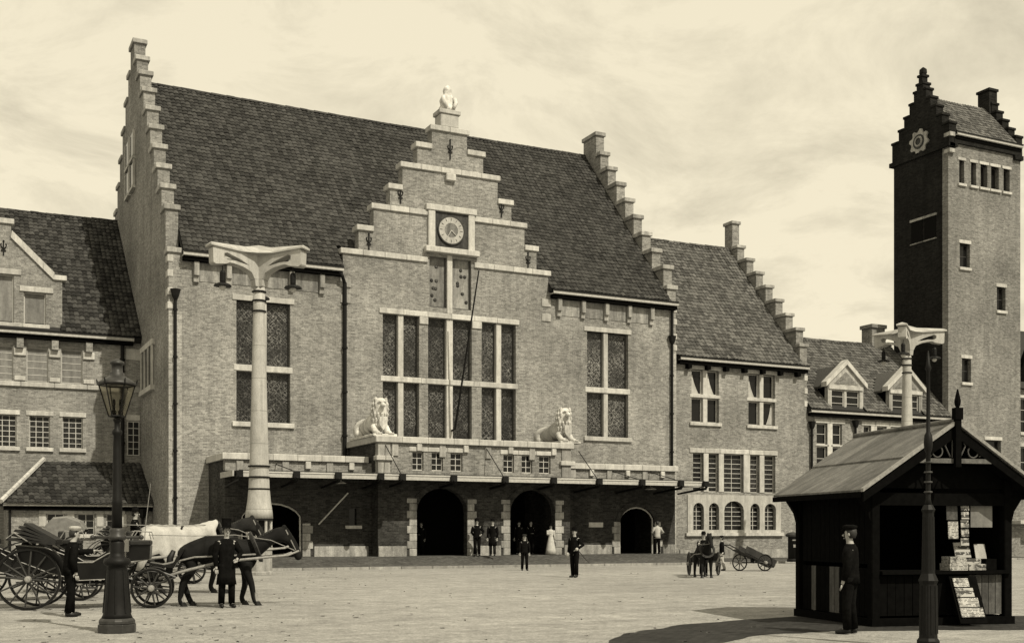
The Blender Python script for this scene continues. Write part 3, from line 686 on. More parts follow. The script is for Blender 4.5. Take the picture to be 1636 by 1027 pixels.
# ================================================================== RIGHT WING
YW = 56.2
rw = thing('station_wing', 'brick side wing with stepped gable and five arched ground floor windows', 'building', (43.4, 60, 0), world=True)
lx = [(39.75, 40.5), (40.87, 41.6), (41.98, 43.42), (43.92, 44.62), (45.0, 45.85)]
h_ = [rect(39.65, 41.62, 8.1, 11.2), rect(43.8, 45.82, 8.1, 11.2)]
h_ += [rect(a, b, 4.02, 6.3) for a, b in lx]
ar = [arch(a, b, 1.78, 3.0 if k != 2 else 2.95, 3.37 if k != 2 else 3.5, 8) for k, (a, b) in enumerate(lx)]
h_ += ar
obj('wing_wall', wall_mb(rect(38.21, 48.3, 0, 11.72), h_, YW, .5), BR2, rw)
window(rw, YW, 39.65, 41.62, 8.1, 11.2, [(40.5, 40.82)], [(9.55, 9.75)], GL, (0, 0), (.16, .26), (.16, .2), curtain=[(39.74, 40.3, 9.8, 10.9, 1), (40.9, 41.4, 9.8, 10.9, 1)])
window(rw, YW, 43.8, 45.82, 8.1, 11.2, [(44.67, 44.97)], [(9.55, 9.75)], GL, (0, 0), (.16, .26), (.16, .2), curtain=[(43.88, 44.4, 9.8, 11.0, 1), (45.3, 45.75, 8.2, 9.4, -1)])
for k, (a, b) in enumerate(lx):
    window(rw, YW, a, b, 4.02, 6.3, (), (), GLB, (1 if k == 2 else 0, 7), None, None, recess=.2, frame=.05)
    q = ar[k]; f = MB(); ym = YW + .2
    zs_ = 3.37 if k != 2 else 3.5
    for j in range(1, 6):
        z = 1.78 + j*.27; f.box(a + .02, b - .02, ym, ym + .03, z - .015, z + .015)
    f.box((a+b)/2 - .02, (a+b)/2 + .02, ym - .003, ym + .033, 1.8, zs_ - .02)
    w_ = obj('arched_window', f, FRM, rw); obj('pane', MB().prism(q, 'y', YW + .24, YW + .26), GLB, w_)
coping(rw, 39.5, 46.0, YW - .06, YW + .25, 6.302, 6.58, 1.1, 'lintel_stone')
for (a, b), (c, d) in zip(lx[:-1], lx[1:]):
    bevel(obj('mullion', MB().box(b + .006, c - .006, YW - .035, YW + .28, 4.02, 6.298), ST, rw), .02)
m = wall_mb(rect(39.35, 46.24, 1.6, 3.85), [arch(a - .004, b + .004, 1.776, 3.0 if k != 2 else 2.95, 3.374 if k != 2 else 3.504, 8) for k, (a, b) in enumerate(lx)], YW - .05, .15)
bevel(obj('stone_surround', m, ST, rw), .02)
obj('sill', MB().box(39.2, 46.4, YW - .16, YW + .1, 1.42, 1.598), ST, rw)
obj('plinth_course', MB().box(38.8, 48.31, YW - .07, YW - .001, .05, .62), PLINTH, rw)
gutter(rw, 38.6, 48.15, YW, 11.8)
for k in range(7): obj('eave_bracket', MB().box(39.2 + k*1.35, 39.45 + k*1.35, YW - .34, YW - .002, 11.2, 11.46), DKW, rw)
WRY, WRZ = 63.4, 20.7
slab_roof(rw, 38.21, 47.75, 55.85, 11.9, WRY, WRZ, 70.6, 11.8)
tiles(rw, 38.25, 47.74, 55.8, 11.87, WRY, WRZ, .25, .33, TL2)
ridge(rw, 38.25, 47.74, WRY, WRZ - .04, TL2)
wst = [(56.205, 13.3)] + [(56.55 + .98*k, 14.35 + 1.07*k) for k in range(7)]
stepped_gable(rw, 47.75, 48.305, wst, WRY, 62.98, 22.5, 0, BR2, ST2, .2, .1)
for z in (9.4, 10.2, 11.0): bevel(obj('quoin', MB().box(48.1, 48.36, YW - .03, YW + .4, z, z + .35), ST, rw), .02)

# ================================================================== LOW RIGHT WING WITH DORMERS
lw = thing('dormer_range', 'low brick range with two white gabled dormers beside the dark tower', 'building', (54.2, 60, 0), world=True)
lg = [(49.1, 49.95), (50.36, 51.15), (52.95, 53.55), (54.05, 54.88), (55.22, 56.1), (57.2, 57.9), (58.3, 59.1)]
obj('range_wall', wall_mb(rect(48.32, 60.33, 0, 9.05), [rect(a, b, 5.5, 8.44) for a, b in lg] + [rect(a, b, 1.2, 3.8) for a, b in lg], YW + .02, .4), BR2, lw)
for a, b in lg:
    window(lw, YW + .02, a, b, 5.5, 8.44, (), [(7.0, 7.12)], GL, (0, 1), None, (.05, .16), recess=.15, frame=.07)
    window(lw, YW + .02, a, b, 1.2, 3.8, (), (), GL, (1, 3), None, (.05, .16), recess=.15, frame=.07)
for a, b in ((48.9, 51.4), (52.75, 56.3), (57.0, 59.3)):
    coping(lw, a, b, YW - .03, YW + .2, 8.442, 8.72, 1.2, 'lintel_stone')
for (a, b) in ((49.95, 50.36), (54.88, 55.22), (53.55, 54.05), (57.9, 58.3)): obj('stone_mullion', MB().box(a + .005, b - .005, YW - .01, YW + .25, 5.3, 8.44), ST, lw)
gutter(lw, 48.35, 60.3, YW, 9.2, .4); downpipe(lw, 48.6, YW, 0, 8.5); downpipe(lw, 52.15, YW, 0, 8.7)
DRY, DRZ = 61.4, 14.76
dz = lambda x, z: any(abs(x - c) < 1.42 and z < 12.1 - abs(x - c)*.75 and z > 8 for c in (51.4, 56.5))
slab_roof(lw, 48.32, 60.33, 55.85, 9.3, DRY, DRZ, 67, 9.2)
tiles(lw, 48.33, 60.32, 55.8, 9.27, DRY, DRZ, .25, .33, TL2, skip=dz)
ridge(lw, 48.33, 60.3, DRY, DRZ - .04, TL2)
obj('roof_chimney', MB().box(58.4, 59.6, 61.2, 62.2, 14, 15.9).box(58.3, 59.7, 61.1, 62.3, 15.901, 16.15), BRT, lw)
for c in (51.4, 56.5):
    o_ = [(c - 1.45, 9.1), (c + 1.45, 9.1), (c + 1.45, 10.95), (c, 12.15), (c - 1.45, 10.95)]
    d = obj('dormer', wall_mb(o_, [rect(c - 1.15, c + 1.15, 9.35, 10.6)], YW - .05, .3), ST2, lw)
    window(d, YW - .05, c - 1.15, c + 1.15, 9.35, 10.6, [(c - .09, c + .09)], (), GL, (0, 2), None, None, recess=.1, frame=.07)
    for k in list(d.children):
        for g_ in list(k.children): pass
    obj('pediment_panel', MB().prism([(c - .95, 10.98), (c + .95, 10.98), (c, 11.75)], 'y', YW - .08, YW - .051), BR2, d)
    obj('lintel', MB().box(c - 1.4, c + 1.4, YW - .12, YW - .052, 10.62, 10.85), ST, d)
    for s_ in (-1, 1):
        obj('dormer_coping', MB().prism([(c + s_*.0, 12.2), (c + s_*.0, 12.52), (c + s_*1.7, 11.05), (c + s_*1.7, 10.75)], 'y', YW - .2, YW + .3), ST, d)
        obj('dormer_cheek', MB().prism([(YW + .25, 9.2), (YW + .25, 10.9), (57.9, 10.9)], 'x', c + s_*1.3, c + s_*1.4), DKW, d)
        obj('dormer_roof', MB().add([(c, YW + .3, 12.25), (c, 59.3, 12.25), (c + s_*1.65, 57.9, 10.82), (c + s_*1.65, YW + .3, 10.82), (c, YW + .3, 12.1), (c, 59.3, 12.1), (c + s_*1.65, 57.9, 10.7), (c + s_*1.65, YW + .3, 10.7)],
                                     [(0, 1, 2, 3), (4, 7, 6, 5), (0, 3, 7, 4), (2, 1, 5, 6), (3, 2, 6, 7), (1, 0, 4, 5)]), TL2, d)

# ================================================================== TOWER
tw = thing('brick_tower', 'tall square brick tower with dark side and small stepped gables on top', 'tower', (63.7, 58.6, 0), world=True)
TX0, TX1, TY0, TY1 = 60.34, 67.2, 56.2, 61.1
ww = [(61.35, 61.82), (62.45, 62.95), (63.35, 64.0), (64.35, 65.1), (65.55, 66.15)]
ow = [(61.4, 62.35, 19.4, 21.0), (64.9, 65.75, 16.8, 18.4), (61.6, 62.45, 11.7, 13.3), (63.8, 65.3, 5.6, 7.9), (61.6, 62.5, 4.0, 6.0)]
obj('tower_front', wall_mb(rect(TX0, TX1, 0, 27.6), [rect(a, b, 25.0, 26.55) for a, b in ww] + [rect(*q) for q in ow], TY0, .5), BRT, tw)
for a, b in ww: window(tw, TY0, a, b, 25.0, 26.55, (), (), GL, (0, 0), (.14, .2), (.14, .18), recess=.3, frame=.05, fm=FRD)
for a, b, c, d in ow: window(tw, TY0, a, b, c, d, (), (), GL, (0, 1), (.1, .24), (.08, .2), recess=.25, frame=.06, fm=FRD)
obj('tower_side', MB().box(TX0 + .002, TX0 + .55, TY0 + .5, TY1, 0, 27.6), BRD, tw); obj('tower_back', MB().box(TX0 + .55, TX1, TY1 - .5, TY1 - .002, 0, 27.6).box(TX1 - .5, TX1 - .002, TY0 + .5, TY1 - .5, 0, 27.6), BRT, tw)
yc = (TY0 + TY1)/2
tst = [(TY0 - .12, 29.0), (56.7, 29.75), (57.2, 30.5), (57.7, 31.25), (58.1, 31.95)]
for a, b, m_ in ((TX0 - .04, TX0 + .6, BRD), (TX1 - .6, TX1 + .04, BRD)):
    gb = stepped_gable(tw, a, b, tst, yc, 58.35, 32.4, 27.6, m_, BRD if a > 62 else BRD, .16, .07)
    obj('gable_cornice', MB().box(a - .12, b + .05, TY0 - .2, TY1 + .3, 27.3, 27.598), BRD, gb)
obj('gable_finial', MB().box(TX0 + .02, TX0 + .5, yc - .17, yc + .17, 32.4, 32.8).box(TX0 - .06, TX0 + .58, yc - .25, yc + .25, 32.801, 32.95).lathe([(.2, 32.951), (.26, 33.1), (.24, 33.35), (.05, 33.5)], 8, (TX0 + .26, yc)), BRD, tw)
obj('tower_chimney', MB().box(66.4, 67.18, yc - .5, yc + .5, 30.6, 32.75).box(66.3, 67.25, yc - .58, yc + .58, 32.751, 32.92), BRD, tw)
slab_roof(tw, TX0 + .61, TX1 - .61, TY0 - .2, 28.35, yc, 31.6, TY1 + .2, 28.3)
tiles(tw, TX0 + .62, TX1 - .62, TY0 - .25, 28.3, yc, 31.6, .25, .33, TL2)
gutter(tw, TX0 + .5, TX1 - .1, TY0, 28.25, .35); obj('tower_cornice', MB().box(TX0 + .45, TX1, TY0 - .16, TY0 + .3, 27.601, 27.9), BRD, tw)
for z in (26.9, 27.3, 28.0): bevel(obj('quoin', MB().box(TX0 - .05, TX0 + .45, TY0 - .2, TY0 + .35, z, z + .28), ST2, tw), .02)
# star-shaped stone roundel with ring on the dark side
st_ = MB(); q = []
for k in range(32):
    r = .86 if (k % 4) in (0, 1) else .68
    t = 2*math.pi*(k + .5)/32; q.append((yc + r*math.cos(t), 28.35 + r*math.sin(t)))
st_.prism(q, 'x', TX0 - .16, TX0 - .02); ro = obj('stone_roundel', st_, ST2, tw)
obj('roundel_disc', MB().prism([(yc + .5*math.cos(2*math.pi*k/20), 28.35 + .5*math.sin(2*math.pi*k/20)) for k in range(20)], 'x', TX0 - .18, TX0 - .161), MOSD, ro)
obj('roundel_ring', MB().torus((TX0 - .19, yc, 28.35), .3, .07, 'x', 20, 5), ST2, ro)
for y_, z_ in ((57.75, 23.0), (58.95, 23.0)):
    w_ = obj('window', MB().box(TX0 - .03, TX0 + .001, y_ - .5, y_ + .5, 21.5, 23.0), INT, tw)
    obj('lintel', MB().box(TX0 - .09, TX0 + .05, y_ - .58, y_ + .58, 23.001, 23.16), ST2, w_); obj('sill', MB().box(TX0 - .09, TX0 + .05, y_ - .56, y_ + .56, 21.42, 21.499), MOS, w_)
# far range past the tower
fr_ = thing('end_range', 'sliver of a further station range past the tower at the picture edge', 'building', (71, 60, 0), world=True)
obj('range_wall', wall_mb(rect(67.3, 78, 0, 11.6), [rect(67.7, 68.6, 8.6, 11), rect(67.7, 68.6, 4.4, 7.6), rect(69.6, 70.5, 8.6, 11)], 56.6, .4), BR2, fr_)
for q in ((67.7, 68.6, 8.6, 11), (67.7, 68.6, 4.4, 7.6), (69.6, 70.5, 8.6, 11)): window(fr_, 56.6, *q, (), (), GL, (0, 2), (.1, .25), (.1, .2))
obj('range_gable', MB().prism([(67.3, 11.61), (78, 11.61), (78, 15), (69, 15), (67.9, 12.8), (67.3, 12.8)], 'y', 56.8, 57.2), DKW, fr_)
obj('roof', MB().prism([(56.2, 11.62), (62, 17), (68, 11.62)], 'x', 67.31, 78), TL, fr_)
bevel(obj('door_canopy', MB().box(66.3, 68.7, 55.4, 56.59, 2.2, 2.45), ST, fr_), .02)

# ================================================================== LEFT WING + ANNEX
YL = 64.0
lf = thing('left_wing', 'brick left wing with pantile roof and shuttered gable windows', 'building', (2, 68, 0), world=True)
r2 = [(4.08 + 1.66*k, 5.11 + 1.66*k) for k in range(-5, 2)]; r3 = [(4.21 + 1.59*k, 5.2 + 1.59*k) for k in range(-5, 2)]
h_ = [rect(a, b, 9.35, 11.1) for a, b in r2] + [rect(a, b, 5.97, 7.6) for a, b in r3]
obj('wing_wall', wall_mb(rect(-9, 9.69, 0, 11.75), h_, YL, .5), BRL, lf)
for a, b in r2:
    window(lf, YL, a, b, 9.35, 11.1, (), (), BLIND, (0, 4), None, None, recess=.15, frame=.05)
for a, b in r3: window(lf, YL, a, b, 5.97, 7.6, (), (), GLB, (2, 5), (.16, .24), (.16, .2), recess=.15, frame=.05)
for (a, b), (c, d) in zip(r2[:-1] + [r2[-1]], r2[1:] + [(r2[-1][1] + .63, 0)]):
    bevel(obj('pier_cap', MB().box(b + .03, c - .03, YL - .1, YL + .1, 10.62, 11.0), ST, lf), .03)
    bevel(obj('pier_base', MB().box(b + .05, c - .05, YL - .08, YL + .1, 9.36, 9.58), ST, lf), .02)
    obj('pier_bracket', MB().box(b + .15, c - .15, YL - .3, YL + .1, 11.002, 11.5), BRL, lf)
coping(lf, -9, 8.6, YL - .12, YL + .1, 9.05, 9.3, 1.66, 'sill_stone')
gutter(lf, -9, 9.3, YL, 11.85)
for a, b in ((10.75, 11.35), (7.55, 7.85), (9.05, 9.3)): bevel(obj('quoin', MB().box(8.95, 9.68, YL - .05, YL + .1, a, b), ST, lf), .02)
downpipe(lf, 8.75, YL, 5.3, 11.6, False, .1)
w_ = window(lf, YL, 9.0, 9.62, 5.7, 7.5, (), (), GLB, (1, 4), None, None, recess=-.06, frame=.04)
LRY, LRZ = 73.0, 20.3
GX0, GX1, GC = -2.5, 5.78, 1.6
skipd = lambda x, z: GX0 < x < GX1 and z < min(14.7, 99) or (GX0 < x < GX1 and z < 17.3 - max(0, abs(x - GC) - 1.7)*.95 and z > 14.6)
slab_roof(lf, -9, 9.68, 63.6, 11.95, LRY, LRZ, 82.4, 11.9)
L_ = math.hypot(LRY - 63.55, LRZ - 11.92)
tiles(lf, -9, 9.68, 63.55, 11.92, LRY, LRZ, .25, .4, TLL, skip=skipd, single=lambda r, c, x, z: x > 5.75 and r < 18)
ridge(lf, -9, 9.68, LRY, LRZ - .04, TLL)
gw = [rect(3.95, 5.0, 12.26, 13.9), rect(1.0, 3.48, 12.26, 14.7), rect(-1.8, -.75, 12.26, 13.9)]
sh = .25
go = [(GX0, 11.9), (GX1, 11.9), (GX1, 14.62), (GX1 - .45, 14.62), (3.35, 16.55), (3.35, 17.25), (-.15, 17.25), (-.15, 16.55), (GX0 + .45, 14.62), (GX0, 14.62)]
gd = obj('gable_dormer', wall_mb(go, gw, YL - .02, .5), BRL, lf)
for q, z1 in (((3.95, 5.0), 13.9), ((1.0, 3.48), 14.7), ((-1.8, -.75), 13.9)):
    f = MB(); y_ = YL + .12
    f.box(q[0], q[0] + .06, y_, y_ + .05, 12.26, z1).box(q[1] - .06, q[1], y_, y_ + .05, 12.26, z1).box(q[0] + .06, q[1] - .06, y_, y_ + .05, z1 - .06, z1)
    obj('window_frame', f, FRM, gd); obj('pane', MB().box(q[0], q[1], y_ + .052, y_ + .07, 12.26, z1), BLIND, gd)
    bevel(obj('lintel', MB().box(q[0] - .2, q[1] + .35, YL - .09, YL + .1, z1 + .001, z1 + .28), ST, gd), .02)
coping(gd, GX0, GX1 - .6, YL - .14, YL + .1, 12.02, 12.258, 1.3, 'sill_stone')
for s_ in (1, -1):
    X = lambda x: x if s_ > 0 else 2*GC + .04 - x
    bevel(obj('coping_stone', MB().box(min(X(5.35), X(6.0)), max(X(5.35), X(6.0)), YL - .12, YL + .56, 14.62, 14.88), ST, gd), .02)
    n = 4
    for k in range(n):
        a, b = k/n, (k + .99)/n
        p0 = (5.36 + (3.33 - 5.36)*a, 14.63 + (16.58 - 14.63)*a); p1 = (5.36 + (3.33 - 5.36)*b, 14.63 + (16.58 - 14.63)*b)
        obj('coping_stone', MB().prism([(X(p0[0]), p0[1]), (X(p1[0]), p1[1]), (X(p1[0] + .05), p1[1] + .36), (X(p0[0] + .05), p0[1] + .36)], 'y', YL - .12, YL + .56), ST, gd)
coping(gd, -.3, 3.5, YL - .12, YL + .56, 17.25, 17.52, 1.3)
anchor(gd, 3.0, YL - .02, 16.0, .7)
obj('dormer_roof', MB().prism([(GX0 + .3, 12), (GX1 - .3, 12), (GX1 - .5, 14.5), (GC + 1.6, 16.6), (GC - 1.6, 16.6), (GX0 + .5, 14.5)], 'y', YL + .49, 69.2), TLL, lf)
# annex
an = thing('lean_to_annex', 'low brick annex with hipped tile roof against the left wing', 'building', (6, 62, 0), world=True)
YA = 60.3
an_h = [rect(a, b, 1.5, 2.55) for a, b in ((4.75, 5.55), (6.15, 6.95), (7.5, 8.1))]
obj('annex_wall', wall_mb(rect(3.0, 9.68, 0, 3.0), an_h, YA, .3), BRL, an)
obj('annex_side_wall', MB().box(3.001, 3.3, YA + .3, YL, 0, 3.0), BRL, an)
for q in an_h: window(an, YA, q[0][0], q[1][0], q[0][1], q[2][1], (), (), GL, (1, 2), None, (.1, .15), recess=.12, frame=.05)
coping(an, 4.4, 8.4, YA - .05, YA + .1, 2.552, 2.8, 1.0, 'lintel_stone')
for x in (4.55, 5.85, 7.2, 8.3): bevel(obj('jamb_stone', MB().box(x - .17, x + .17, YA - .045, YA + .1, 1.9, 2.55), ST, an), .03)
hp = lambda x, z: x < 2.7 + (z - 3.0)*(4.9 - 2.7)/2.3 + .1
obj('roof', MB().add([(2.7, 59.85, 2.98), (9.68, 59.85, 2.98), (9.68, YL, 5.26), (4.9, YL, 5.26), (2.7, YL, 2.98), (9.68, YL, 2.98)], [(0, 1, 2, 3), (0, 3, 4), (0, 4, 5, 1), (1, 5, 2), (3, 2, 5, 4)]), UNDER, an)
tiles(an, 2.7, 9.68, 59.8, 3.0, YL - .02, 5.3, .25, .36, TLL, skip=hp)
for k in range(8):
    a, b = k/8, (k + .97)/8; P = lambda t: Vector((2.68 + 2.22*t, 59.8 + (YL - 59.9)*t, 3.1 + 2.3*t))
    obj('hip_stone', MB().tube([P(a), P(b)], .12, 6), ST, an)
gutter(an, 2.8, 9.66, YA, 3.05, .4); downpipe(an, 9.2, YA, 0, 2.8, True, .06); downpipe(an, 3.1, YA, 0, 2.9, False, .06)

exec_objects = True
# ================================================================== WHITE THREE-ARMED LIGHT PYLONS
def pylon(loc, rot, label):
    t = thing('light_pylon', label, 'lamp mast', loc, rot, 'white three-armed light masts on the square')
    pd = MB().lathe([(.56, 0), (.56, .12), (.5, .14), (.5, .95), (.55, .97), (.55, 1.05)], 8, rot=R(22.5)); bevel(obj('pedestal', pd, ST2, t), .01)
    obj('lamp_room', MB().lathe([(.34, 1.06), (.34, 2.1)], 12), IRON, t)
    for k in range(8):
        a = 2*math.pi*k/8 + R(22.5); obj('colonnette', MB().tube([(.45*math.cos(a), .45*math.sin(a), 1.06), (.45*math.cos(a), .45*math.sin(a), 2.08)], .055, 8), WHITE, t)
        obj('sill_block', MB().box(-.1, .1, -.06, .06, 1.06, 1.5), IRON, t, loc=(.43*math.cos(a + R(22.5)), .43*math.sin(a + R(22.5)), 0), rot=(0, 0, a + R(112.5)))
    obj('cage_ring', MB().lathe([(.53, 2.08), (.53, 2.16)], 16), IRON, t)
    obj('shaft', MB().lathe([(.53, 2.16), (.5, 2.45), (.44, 2.85), (.40, 3.3), (.37, 4.0), (.305, 6.5), (.25, 9.0), (.225, 10.2), (.225, 11.0)], 20), WHITE, t, True)
    for z in (3.25, 3.7, 4.12, 10.05, 10.45, 10.8):
        r = .42 if z < 5 else .27
        obj('iron_band', MB().lathe([(r - .03, z), (r, z + .01), (r, z + .06), (r - .03, z + .07)], 20), IRON, t)
    R0, zt = 1.85, 12.65
    for k in range(3):
        a = 2*math.pi*k/3
        # profile in the arm's vertical plane: (radius, height); a long loop is left open under the beam
        outer = [(-.02, 11.0), (.24, 11.0), (.27, 11.25), (.4, 11.5), (.65, 11.62), (.75, 11.66), (1.15, 11.74), (1.3, 11.74), (1.45, 11.68), (R0, 11.62), (R0 + .1, 11.68), (R0 + .12, 12.22), (R0, 12.32), (-.02, 12.14)]
        hole = [(.5, 11.74), (.8, 11.9), (1.15, 12.02), (1.4, 12.1), (1.52, 12.06), (1.52, 11.92), (1.4, 11.84), (1.05, 11.84), (.8, 11.79)]
        m = wall_mb(outer, [hole], -.2 if k != 1 else -.198, .4 if k != 1 else .396)
        arm = bevel(obj('arm', m, WHITE, t, rot=(0, 0, a)), .03)
        w_ = .2
        # cap slab with a shallow ridge
        cap = MB().add([(0, -.27, 12.15), (R0 + .22, -.27, 12.29), (R0 + .22, .27, 12.29), (0, .27, 12.15), (0, -.27, 12.20), (R0 + .22, -.27, 12.36), (R0 + .22, .27, 12.36), (0, .27, 12.20), (.1, 0, 12.5), (R0 + .1, 0, 12.46)],
                       [(0, 3, 2, 1), (0, 1, 5, 4), (2, 3, 7, 6), (1, 2, 6, 5), (4, 5, 9, 8), (6, 7, 8, 9), (5, 6, 9), (7, 4, 8), (3, 0, 4, 7)])
        obj('cap_slab', cap, WHITE, t, rot=(0, 0, a))
        lp = MB(); xl = R0 - .35
        lp.tube([(xl, 0, 11.62), (xl, 0, 11.42)], .02, 5).lathe([(.09, 10.98), (.11, 11.05), (.11, 11.36), (.07, 11.44)], 10, (xl, 0)).lathe([(.34, 10.86), (.3, 10.92), (.1, 11.0)], 14, (xl, 0))
        la = obj('arc_lamp', lp, IRON, t, rot=(0, 0, a))
        obj('lamp_globe', MB().sphere((xl, 0, 10.82), .13, n=10, m=6), FRM, la)
    # fill of the three-cornered roof between the arms
    tri = [( (R0*.92)*math.cos(2*math.pi*k/3), (R0*.92)*math.sin(2*math.pi*k/3)) for k in range(3)]
    q = []
    for k in range(3):
        a = tri[k]; b = tri[(k+1) % 3]; q.append(a); mid = ((a[0]+b[0])*.5*.62, (a[1]+b[1])*.5*.62); q.append(mid)
    rf = MB(); vs = [(x, y, 12.21) for x, y in q] + [(0, 0, 12.62)]
    rf.add(vs, [(i, (i+1) % 6, 6) for i in range(6)] + [(5, 4, 3, 2, 1, 0)]); obj('pylon_roof', rf, WHITE, t)
    return t
pA = at(414, 44.4)
py1 = pylon(pA, CAM_R + R(-21), 'nearer white concrete lamp mast with three arms in front of the hall')
py2 = dup(py1, at(1449, 61.5), CAM_R + R(4), 'further white concrete lamp mast rising behind the kiosk roof')

# ================================================================== GAS LAMP, IRON POST
def gas_lamp(loc, rot, label):
    t = thing('street_lamp', label, 'street lamp', loc, rot)
    bevel(obj('base_block', MB().lathe([(.31, 0), (.31, .14)], 8, rot=R(22.5)).lathe([(.285, .141), (.285, .2), (.25, .24)], 16), IRON2, t), .01)
    obj('base', MB().lathe([(.25, .23), (.22, .3), (.19, .6), (.165, 1.0), (.155, 1.08), (.2, 1.1), (.22, 1.14), (.2, 1.2), (.13, 1.23), (.11, 1.3), (.12, 1.45), (.1, 1.5)], 16), IRON, t, True)
    for k in range(8):
        a = 2*math.pi*k/8; obj('flute_rib', MB().tube([(.215*math.cos(a), .215*math.sin(a), .32), (.16*math.cos(a), .16*math.sin(a), 1.02)], .016, 5), IRON, t)
    obj('collar', MB().lathe([(.12, 1.5), (.15, 1.53), (.15, 1.57), (.11, 1.6), (.13, 1.66), (.1, 1.7)], 14).tube([(-.38, 0, 1.55), (.38, 0, 1.55)], .025, 6).sphere((-.38, 0, 1.55), .04).sphere((.38, 0, 1.55), .04), IRON2, t, True)
    obj('post', MB().lathe([(.085, 1.68), (.08, 2.1), (.085, 2.12), (.075, 2.16), (.065, 3.0), (.055, 3.2), (.08, 3.24), (.08, 3.28), (.045, 3.32), (.045, 3.42), (.07, 3.46), (.03, 3.5)], 12), IRON, t, True)
    lan = obj('lantern_frame', MB(), IRON, t)
    m = MB(); z0, z1, r0, r1 = 3.52, 4.03, .13, .285
    for k in range(6):
        a = 2*math.pi*k/6; b = 2*math.pi*(k+1)/6
        m.tube([(r0*math.cos(a), r0*math.sin(a), z0), (r1*math.cos(a), r1*math.sin(a), z1)], .011, 5)
        m.tube([(r0*math.cos(a), r0*math.sin(a), z0), (r0*math.cos(b), r0*math.sin(b), z0)], .014, 5)
        m.tube([(r1*math.cos(a), r1*math.sin(a), z1), (r1*math.cos(b), r1*math.sin(b), z1)], .018, 5)
        m.tube([(r1*1.04*math.cos(a), r1*1.04*math.sin(a), z1), (r1*1.12*math.cos(a), r1*1.12*math.sin(a), z1 + .09)], [.02, .008], 5)
    m.tube([(.0, 0, 3.48), (.07, 0, 3.52)], .02, 5); lan.data = m.mesh('lantern_frame'); lan.data.materials.append(IRON)
    gm = bpy.data.materials.get('lantern_glass')
    if not gm:
        n = NT('lantern_glass', .05, .5); n.b.inputs['Base Color'].default_value = (.95, .93, .85, 1); n.b.inputs['Transmission Weight'].default_value = 1.0; n.b.inputs['IOR'].default_value = 1.1; gm = n.m
    for k in range(6):
        a = 2*math.pi*k/6; b = 2*math.pi*(k+1)/6; e = .96
        q = [(r0*e*math.cos(a), r0*e*math.sin(a), z0 + .01), (r0*e*math.cos(b), r0*e*math.sin(b), z0 + .01), (r1*e*math.cos(b), r1*e*math.sin(b), z1 - .01), (r1*e*math.cos(a), r1*e*math.sin(a), z1 - .01)]
        obj('pane', MB().add(q + [(x*.985, y*.985, z) for x, y, z in q], [(0, 1, 2, 3), (7, 6, 5, 4), (0, 4, 5, 1), (1, 5, 6, 2), (2, 6, 7, 3), (3, 7, 4, 0)]), gm, lan)
    obj('lantern_roof', MB().lathe([(.31, 4.03), (.31, 4.06), (.22, 4.12), (.14, 4.17), (.12, 4.18), (.12, 4.22), (.09, 4.24), (.09, 4.36), (.12, 4.37), (.11, 4.41), (.05, 4.44), (.015, 4.46)], 12), IRON2, t, True)
    for x in (-.05, .055): obj('burner', MB().lathe([(.035, 3.53), (.045, 3.6), (.02, 3.63), (.02, 3.7), (.028, 3.71), (.022, 3.8)], 8, (x, 0)), IRON, t, True)
    return t
gas_lamp(at(187, 18.9), CAM_R + R(12), 'black cast-iron gas lamp with glazed hexagonal lantern in front of the cabs')
ip = thing('iron_post', 'slim ornate dark iron post standing close in front of the kiosk', 'iron post', at(1483, 16.4), CAM_R)
obj('post_base', MB().lathe([(.16, 0), (.16, .1), (.13, .14), (.12, .9), (.14, .95), (.095, 1.05), (.08, 1.9), (.1, 1.95), (.06, 2.02)], 10), IRON, ip)
for k in range(5):
    a = R(200 + 35*k); obj('flute_rib', MB().tube([(.118*math.cos(a), .118*math.sin(a), .2), (.112*math.cos(a), .112*math.sin(a), .88)], .016, 5), IRON, ip)
    obj('upper_rib', MB().tube([(.082*math.cos(a), .082*math.sin(a), 1.1), (.072*math.cos(a), .072*math.sin(a), 1.85)], .012, 5), IRON, ip)
obj('post_shaft', MB().lathe([(.055, 2.0), (.036, 2.1), (.034, 2.75), (.055, 2.8), (.065, 2.9), (.055, 3.0), (.03, 3.05), (.025, 3.9), (.045, 3.95), (.03, 4.0), (.008, 4.2)], 10), IRON, ip, True)
for z in (2.2, 2.34, 2.48, 2.62): obj('post_ring', MB().torus((0, 0, z), .05, .012, 'z', 12, 5), IRON2, ip)

